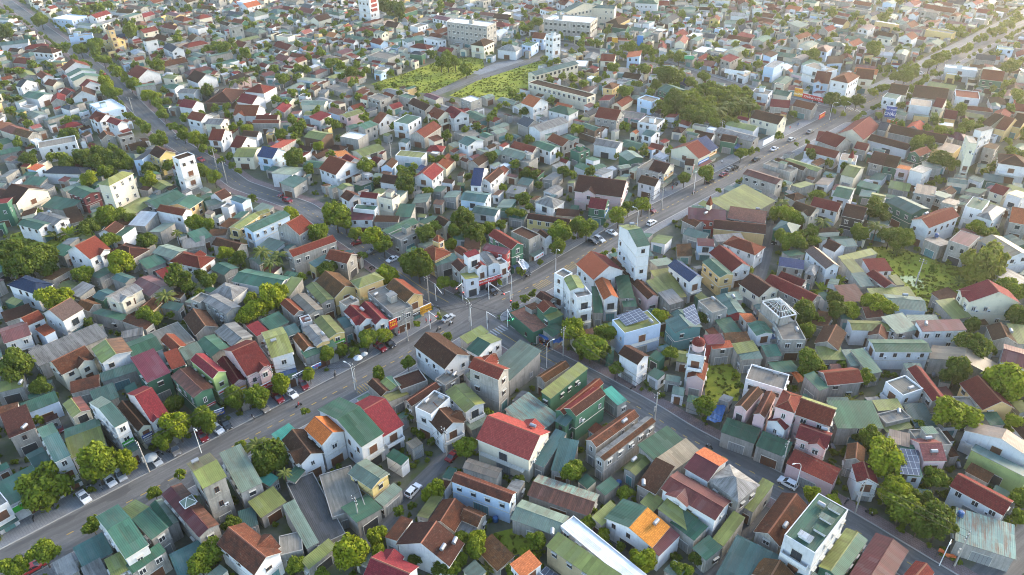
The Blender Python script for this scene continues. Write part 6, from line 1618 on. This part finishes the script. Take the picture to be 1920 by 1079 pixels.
sign(962.6, 601, 1000, 622, 2.6, 1.3, 'sign_green', [('NHÀ THUỐC', 'letter_yellow', .65, .7)], 'long bright green shop sign')
sign(549.3, 712, 569.7, 701.8, 3.0, 1.1, 'sign_dark', [('MỘC ANH', 'letter_white', .55, .7)], 'dark sign with white letters')
sign(585, 693, 602.4, 684.5, 3.0, .9, 'sign_sky', [('SƠN', 'letter_red', .45, .55)], 'bright blue sign')
sign(489, 734, 511.6, 722.5, 3.0, 1.5, 'sign_red', [('LAM - PHÚ', 'letter_white', .7, .75)], 'red sign under a yellow strip')
sign(400, 783, 422, 774.7, 3.0, 1.7, 'sign_blue', [('ĐIỆN MÁY', 'letter_yellow', .5, .6), ('XANH', 'letter_white', 1.2, .5)], 'blue sign with yellow lettering')
sign(23.5, 965, 69.3, 939, 3.0, 1.5, 'sign_green', [], 'long plain green shop board')
sign(-6, 977, 19.4, 963, 2.8, .8, 'sign_lit', [], 'glowing amber shop sign')
sign(1658, 219, 1677.5, 221.5, 3.0, 5.0, 'sign_blue', [('CHÂU', 'letter_white', 1.5, 1.7), ('BẢO NGỌC', 'letter_white', 3.6, .8)], 'tall blue corner sign reading CHÂU')
sign(1503.7, 184, 1543.7, 193, 3.6, 2.4, 'sign_red', [('KHÁNH HÒA', 'letter_white', 1.1, 1.2)], 'long red banner over shops')
sign(1488, 180, 1503.5, 182.5, 5.0, 4.0, 'sign_yellow', [('SA HÀ', 'letter_red', 2.8, 1.2), ('KHÁNH', 'letter_white', 1.2, 1.0)], 'yellow and red sign above shops')
sign(1662.5, 229, 1681, 234, 2.0, 1.4, 'sign_orange', [], 'glowing orange shop strip')
sign(1535, 225, 1545.6, 218.7, 2.5, 2.4, 'sign_red', [('QUANG', 'letter_yellow', 1.3, .9)], 'red roadside sign with yellow letters')
sign(1002, 490, 1019, 479.5, 3.0, 1.4, 'sign_white', [('CƠM PHỞ', 'letter_red', .7, .7)], 'white street sign with red lettering')
sign(1147, 80, 1158, 80.5, 3, 3, 'sign_yellow', [], 'yellow sign in the far shop row'); sign(1194, 86, 1205, 87, 4, 6, 'sign_sky', [], 'upright blue sign in the far shop row'); sign(1358, 137, 1395, 143, 3.5, 2.2, 'sign_white', [], 'pale strip over far shops'); sign(1283, 111, 1301, 112, 7, 2, 'sign_glow', [], 'glowing green rooftop sign')
sign(1282, 335, 1290, 331.5, 3.2, 1.0, 'sign_sky', [], 'small blue shop sign'); sign(1430, 274, 1450, 263, 4.0, 2.2, 'sign_white', [], 'pale board beside the street'); sign(1140, 502, 1149, 500, 0, 0, 'sign_red', [], '') if False else None
# ------------------------------------------------------------------ rooftop tanks, solar arrays, parasols, awnings
tk = MB(); tk.tube([(-.75, 0, .85), (-.7, 0, .85), (.7, 0, .85), (.75, 0, .85)], [.25, .42, .42, .25], 'steel', 14); TANK = tk.mesh('tank'); ts = MB()
for x in (-.5, .5):
    for y in (-.35, .35): ts.box(x - .03, x + .03, y - .03, y + .03, 0, .6, 'dark_metal')
TSTAND = ts.mesh('stand'); tb = MB(); tb.tube([(0, 0, .3), (0, 0, .4), (0, 0, 1.35), (0, 0, 1.55)], [.55, .6, .6, .3], 'blue_plastic', 14); BTANK = tb.mesh('tank')
for u, v, z, blue in ((853, 1019, 6.3, 0), (929, 968, 5, 1), (1035, 1022, 7.2, 0), (1206, 910, 5.4, 0), (1160, 910, 3.9, 1), (1567, 820, 8, 0), (1777, 818, 8.6, 0), (1796, 876, 6, 0), (1799, 969, 4.6, 1), (1684, 776, 6, 0), (65, 838, 4, 0), (51, 742, 4.8, 0), (1755, 446, 5, 1), (1611, 455, 5.4, 1), (1412, 582, 7, 0), (1422, 583, 7, 1), (1838, 618, 3, 1), (1752, 699, 6, 0), (1735, 611, 7.3, 0), (800, 756, 9.5, 0), (852, 706, 6.8, 0), (705, 556, 8.2, 0), (1320, 425, 5, 0)):
    p = on_roof(u, v, z); z = p.z - .03; t = empty('water_tank', (p.x, p.y, z), math.radians(40 + (u * 7) % 60)); link('tank', BTANK if blue else TANK, t); o = link('stand', TSTAND, t); label(t, 'blue plastic rooftop water tank' if blue else 'shiny steel rooftop water tank', 'water tank', u, v, 'rooftop water tanks')
for k, R0 in enumerate(RECTS):
    cx_, cy_, a_, L_, W_, h_, ty_ = R0[:7]
    if cy_ < 300 and ty_ == 'F' and h_ > 5 and MR.random() < .75 or (ty_ == 'G' and cy_ < 240 and MR.random() < .10):
        f_ = MR.uniform(-.3, .3); x_, y_ = cx_ + f_ * L_ * math.cos(a_) - .3 * W_ * math.sin(a_), cy_ + f_ * L_ * math.sin(a_) + .3 * W_ * math.cos(a_); z_ = roof_z(x_, y_, h_) - .03
        t = empty('water_tank', (x_, y_, z_), a_); link('tank', TANK, t); link('stand', TSTAND, t); u, v = px((x_, y_, z_)); label(t, 'steel water tank on a rooftop stand', 'water tank', u, v, 'rooftop water tanks')
m, nt, b = base_mat('solar', .15, .6); uvn = _n(nt, "ShaderNodeUVMap", uv_map="UVMap"); br = _n(nt, "ShaderNodeTexBrick", offset=0); br.inputs["Scale"].default_value = 1; br.inputs["Brick Width"].default_value = 1.0; br.inputs["Row Height"].default_value = 1.7; br.inputs["Mortar Size"].default_value = .05; br.inputs["Color1"].default_value = (.05, .056, .08, 1); br.inputs["Color2"].default_value = (.065, .07, .095, 1); br.inputs["Mortar"].default_value = (.28, .285, .29, 1); nt.links.new(uvn.outputs[0], br.inputs[0]); nt.links.new(br.outputs[0], b.inputs["Base Color"])
def solar(P, z0, z1, d):
    uc, vc = (P[0][0] + P[2][0]) / 2, (P[0][1] + P[2][1]) / 2; zr = on_roof(uc, vc, (z0 + z1) / 2).z; dz = zr + .75 - (z0 + z1) / 2; z0 += dz; z1 += dz
    a, b_, c = up(*P[0], z0), up(*P[1], z0), up(*P[2], z1); e = a + (c - b_); ctr = (a + c) / 2; t = empty('solar_array', (ctr.x, ctr.y, min(z0, z1) - .6)); q = [v - t.location for v in (a, b_, c, e)]; m = MB(); n = Vector((0, 0, .05))
    m.slab([tuple(v) for v in q], .06, 'solar', 'steel'); link('panel', m.mesh('panel'), t)
    for v in q: f = MB(); f.tube([(v.x * .92, v.y * .92, -.05), (v.x * .92, v.y * .92, v.z - .04)], .04, 'steel', 5); link('leg', f.mesh('leg'), t)
    u, v = px(ctr); label(t, d, 'solar array', u, v)
solar([(1155, 592), (1174, 611.5), (1219, 597)], 12.0, 13.0, 'tilted rack of dark solar panels'); solar([(1688, 841), (1724, 844), (1725, 892)], 7.6, 6.8, 'dark blue solar panels'); solar([(1024, 1062), (1048, 1079), (1010, 1110)], 6.9, 6.3, 'small dark solar panels'); solar([(1280, 580), (1302, 570), (1314, 606)], 8.7, 8.1, 'greyish solar panels')
plain('canvas_white', (.55, .56, .57), .9); plain('canvas_orange', (.42, .10, .025), .8); plain('canvas_blue', (.03, .10, .26), .8); plain('canvas_grey', (.36, .37, .36), .9)
def parasol(u, v, r, mat, d):
    p = up(u, v, 2.4); t = empty('market_parasol', (p.x, p.y, .15)); m = MB(); m.tube([(0, 0, 0), (0, 0, 2.5)], .04, 'dark_metal', 6); link('pole', m.mesh('pole'), t); m = MB(); n = 8
    for i in range(n): a0, a1 = 2 * math.pi * i / n, 2 * math.pi * (i + 1) / n; m.face([(r * math.cos(a0), r * math.sin(a0), 2.1), (r * math.cos(a1), r * math.sin(a1), 2.1), (0, 0, 2.75)], mat); m.face([(r * math.cos(a0), r * math.sin(a0), 2.1), (r * math.cos(a0), r * math.sin(a0), 1.9), (r * math.cos(a1), r * math.sin(a1), 1.9), (r * math.cos(a1), r * math.sin(a1), 2.1)], mat)
    link('canopy', m.mesh('canopy'), t); label(t, d, 'parasol', u, v)
parasol(671, 670, 1.25, 'canvas_white', 'white parasol over a pavement stall'); parasol(683, 663, 1.0, 'canvas_grey', 'grey parasol by a pavement stall'); parasol(281, 857, 1.6, 'canvas_grey', 'grey shade sheet by a pole')
def tarp(P, z, mat, d, sag=.35):
    a, b_, c = [up(*q, z) for q in P]; e = a + c - b_; ctr = (a + c) / 2; t = empty('shade_tarp', (ctr.x, ctr.y, 0)); m = MB(); n = 5; g_ = []
    for i in range(n + 1):
        for j in range(n + 1):
            p = a.lerp(b_, i / n).lerp(e.lerp(c, i / n), j / n) - t.location; p.z += -sag * 4 * (i / n) * (1 - i / n) + .25 * math.sin(i * 2.1 + j); g_.append(tuple(p))
    for i in range(n):
        for j in range(n): k = i * (n + 1) + j; m.face([g_[k], g_[k + 1], g_[k + n + 2], g_[k + n + 1]], mat)
    link('sheet', m.mesh('sheet'), t)
    for q in (a, b_, c, e): f = MB(); v = q - t.location; f.tube([(v.x, v.y, 0), (v.x, v.y, v.z)], .04, 'dark_metal', 5); link('post', f.mesh('post'), t)
    u, v = px(ctr); label(t, d, 'tarp', u, v)
tarp([(970, 491), (981, 485), (993, 500)], 4.2, 'canvas_white', 'white cloth tarp over a street stall'); tarp([(1000, 623), (1004, 621), (1030, 636)], 3.0, 'canvas_blue', 'blue awning over the market goods', .1); tarp([(1036, 636), (1054, 632), (1056, 640)], 2.9, 'canvas_blue', 'blue market awning at the corner', .1); tarp([(1480, 697), (1490, 692), (1508, 712)], 4.0, 'canvas_orange', 'bright orange tarp'); tarp([(1335, 755), (1362, 760), (1352, 792)], 2.8, 'canvas_blue', 'crumpled blue tarp beside the road'); tarp([(1762, 1028), (1795, 1043), (1792, 1048)], 3.0, 'canvas_orange', 'orange awning strip')
CG = [MATS[k] for k in ('canvas_orange', 'sign_yellow', 'sign_red', 'leaf_bright', 'canvas_blue', 'frame_white')]
for i in range(14):
    u, v = 1003 + i * 2.1, 636 + i * 1.25; p = up(u, v, .3); m = MB(); s_ = .22; h_ = .3 + .2 * (i % 3)
    m.box(-s_, s_, -s_, s_, 0, h_, ('canvas_orange', 'sign_yellow', 'sign_red', 'canvas_blue', 'frame_white')[i % 5]); m.box(-s_ - .04, s_ + .04, -s_ - .04, s_ + .04, h_ - .08, h_, 'frame_brown', True); o = link('produce_crate', m.mesh('produce_crate'), None, (p.x, p.y, .15), .5 + i * .1); label(o, ('orange', 'yellow', 'red', 'blue', 'white')[i % 5] + ' market crate on the pavement', 'crate', u, v, 'market crates')
# rooftop skylight turret and domed tower of the photograph
def deco(nm, u, v, z, f, d, cat):
    p = on_roof(u, v, z); z = p.z - .25; t = empty(nm, (p.x, p.y, z), math.radians(45)); 
    for part, m in f(): link(part, m.mesh(part), t)
    label(t, d, cat, u, v)
def f_sky():
    a = MB(); a.box(-1.0, 1.0, -1.0, 1.0, -1.2, .7, 'w_w', top=False); b_ = MB()
    for q in (((-1.3, -1.3, .7), (1.3, -1.3, .7)), ((1.3, -1.3, .7), (1.3, 1.3, .7)), ((1.3, 1.3, .7), (-1.3, 1.3, .7)), ((-1.3, 1.3, .7), (-1.3, -1.3, .7))): b_.face([q[0], q[1], (0, 0, 2.0)], 'r_l'); b_.tube([q[0], (0, 0, 2.02)], .06, 'frame_white', 4); b_.tube([q[0], q[1]], .07, 'frame_white', 4)
    return (('base', a), ('glass_roof', b_))
deco('roof_lantern', 354, 944, 9.2, f_sky, 'white roof lantern with glass pyramid', 'roof lantern')
def f_dome():
    a = MB(); a.tube([(0, 0, 0), (0, 0, 2.2)], [1.5, 1.5], 'w_p', 16); b_ = MB(); b_.tube([(0, 0, 2.2)] + [(0, 0, 2.2 + 1.5 * math.sin(t)) for t in (.3, .6, .9, 1.2, 1.5)], [1.65] + [1.6 * math.cos(t) + .03 for t in (.3, .6, .9, 1.2, 1.5)], 'r_r', 16); b_.tube([(0, 0, 3.6), (0, 0, 4.6)], [.07, .02], 'w_w', 6)
    return (('drum', a), ('dome', b_))
deco('roof_dome', 1308, 655, 12.3, f_dome, 'red dome on a round pink drum', 'dome')
def f_spire():
    a = MB(); a.box(-.7, .7, -.7, .7, -2, 2.0, 'w_c', top=False); b_ = MB(); q = [(-.9, -.9), (.9, -.9), (.9, .9), (-.9, .9)]
    for i in range(4): b_.face([(*q[i], 2.0), (*q[(i + 1) % 4], 2.0), (0, 0, 5.2)], 'r_r')
    return (('base', a), ('spire', b_))
deco('roof_spire', 1329, 392, 7.5, f_spire, 'small red spire on a cream base', 'spire'); deco('roof_spire', 1594, 304, 7.5, f_spire, 'small brown spire on a white base', 'spire')
# white tower: stacked red sign strip on its street side
finish_labels()
# ------------------------------------------------------------------ haze: a closed box of thin air
hz = MB(); hz.box(-900, 900, -120, 1400, -2, 140, 'wire', True); hm = bpy.data.materials.new('haze'); hm.use_nodes = True; hn = hm.node_tree; hn.nodes.remove(hn.nodes["Principled BSDF"]); pv = hn.nodes.new("ShaderNodeVolumePrincipled"); pv.inputs["Color"].default_value = (.97, .93, .83, 1); pv.inputs["Density"].default_value = .00017; pv.inputs["Anisotropy"].default_value = .8
hn.links.new(pv.outputs[0], hn.nodes["Material Output"].inputs["Volume"]); MATS['haze'] = hm; hz.mats = ['haze']; ho = link('haze', hz.mesh('haze')); ho['kind'] = 'stuff'
print('trees', ntree, 'objects', len(bpy.data.objects))
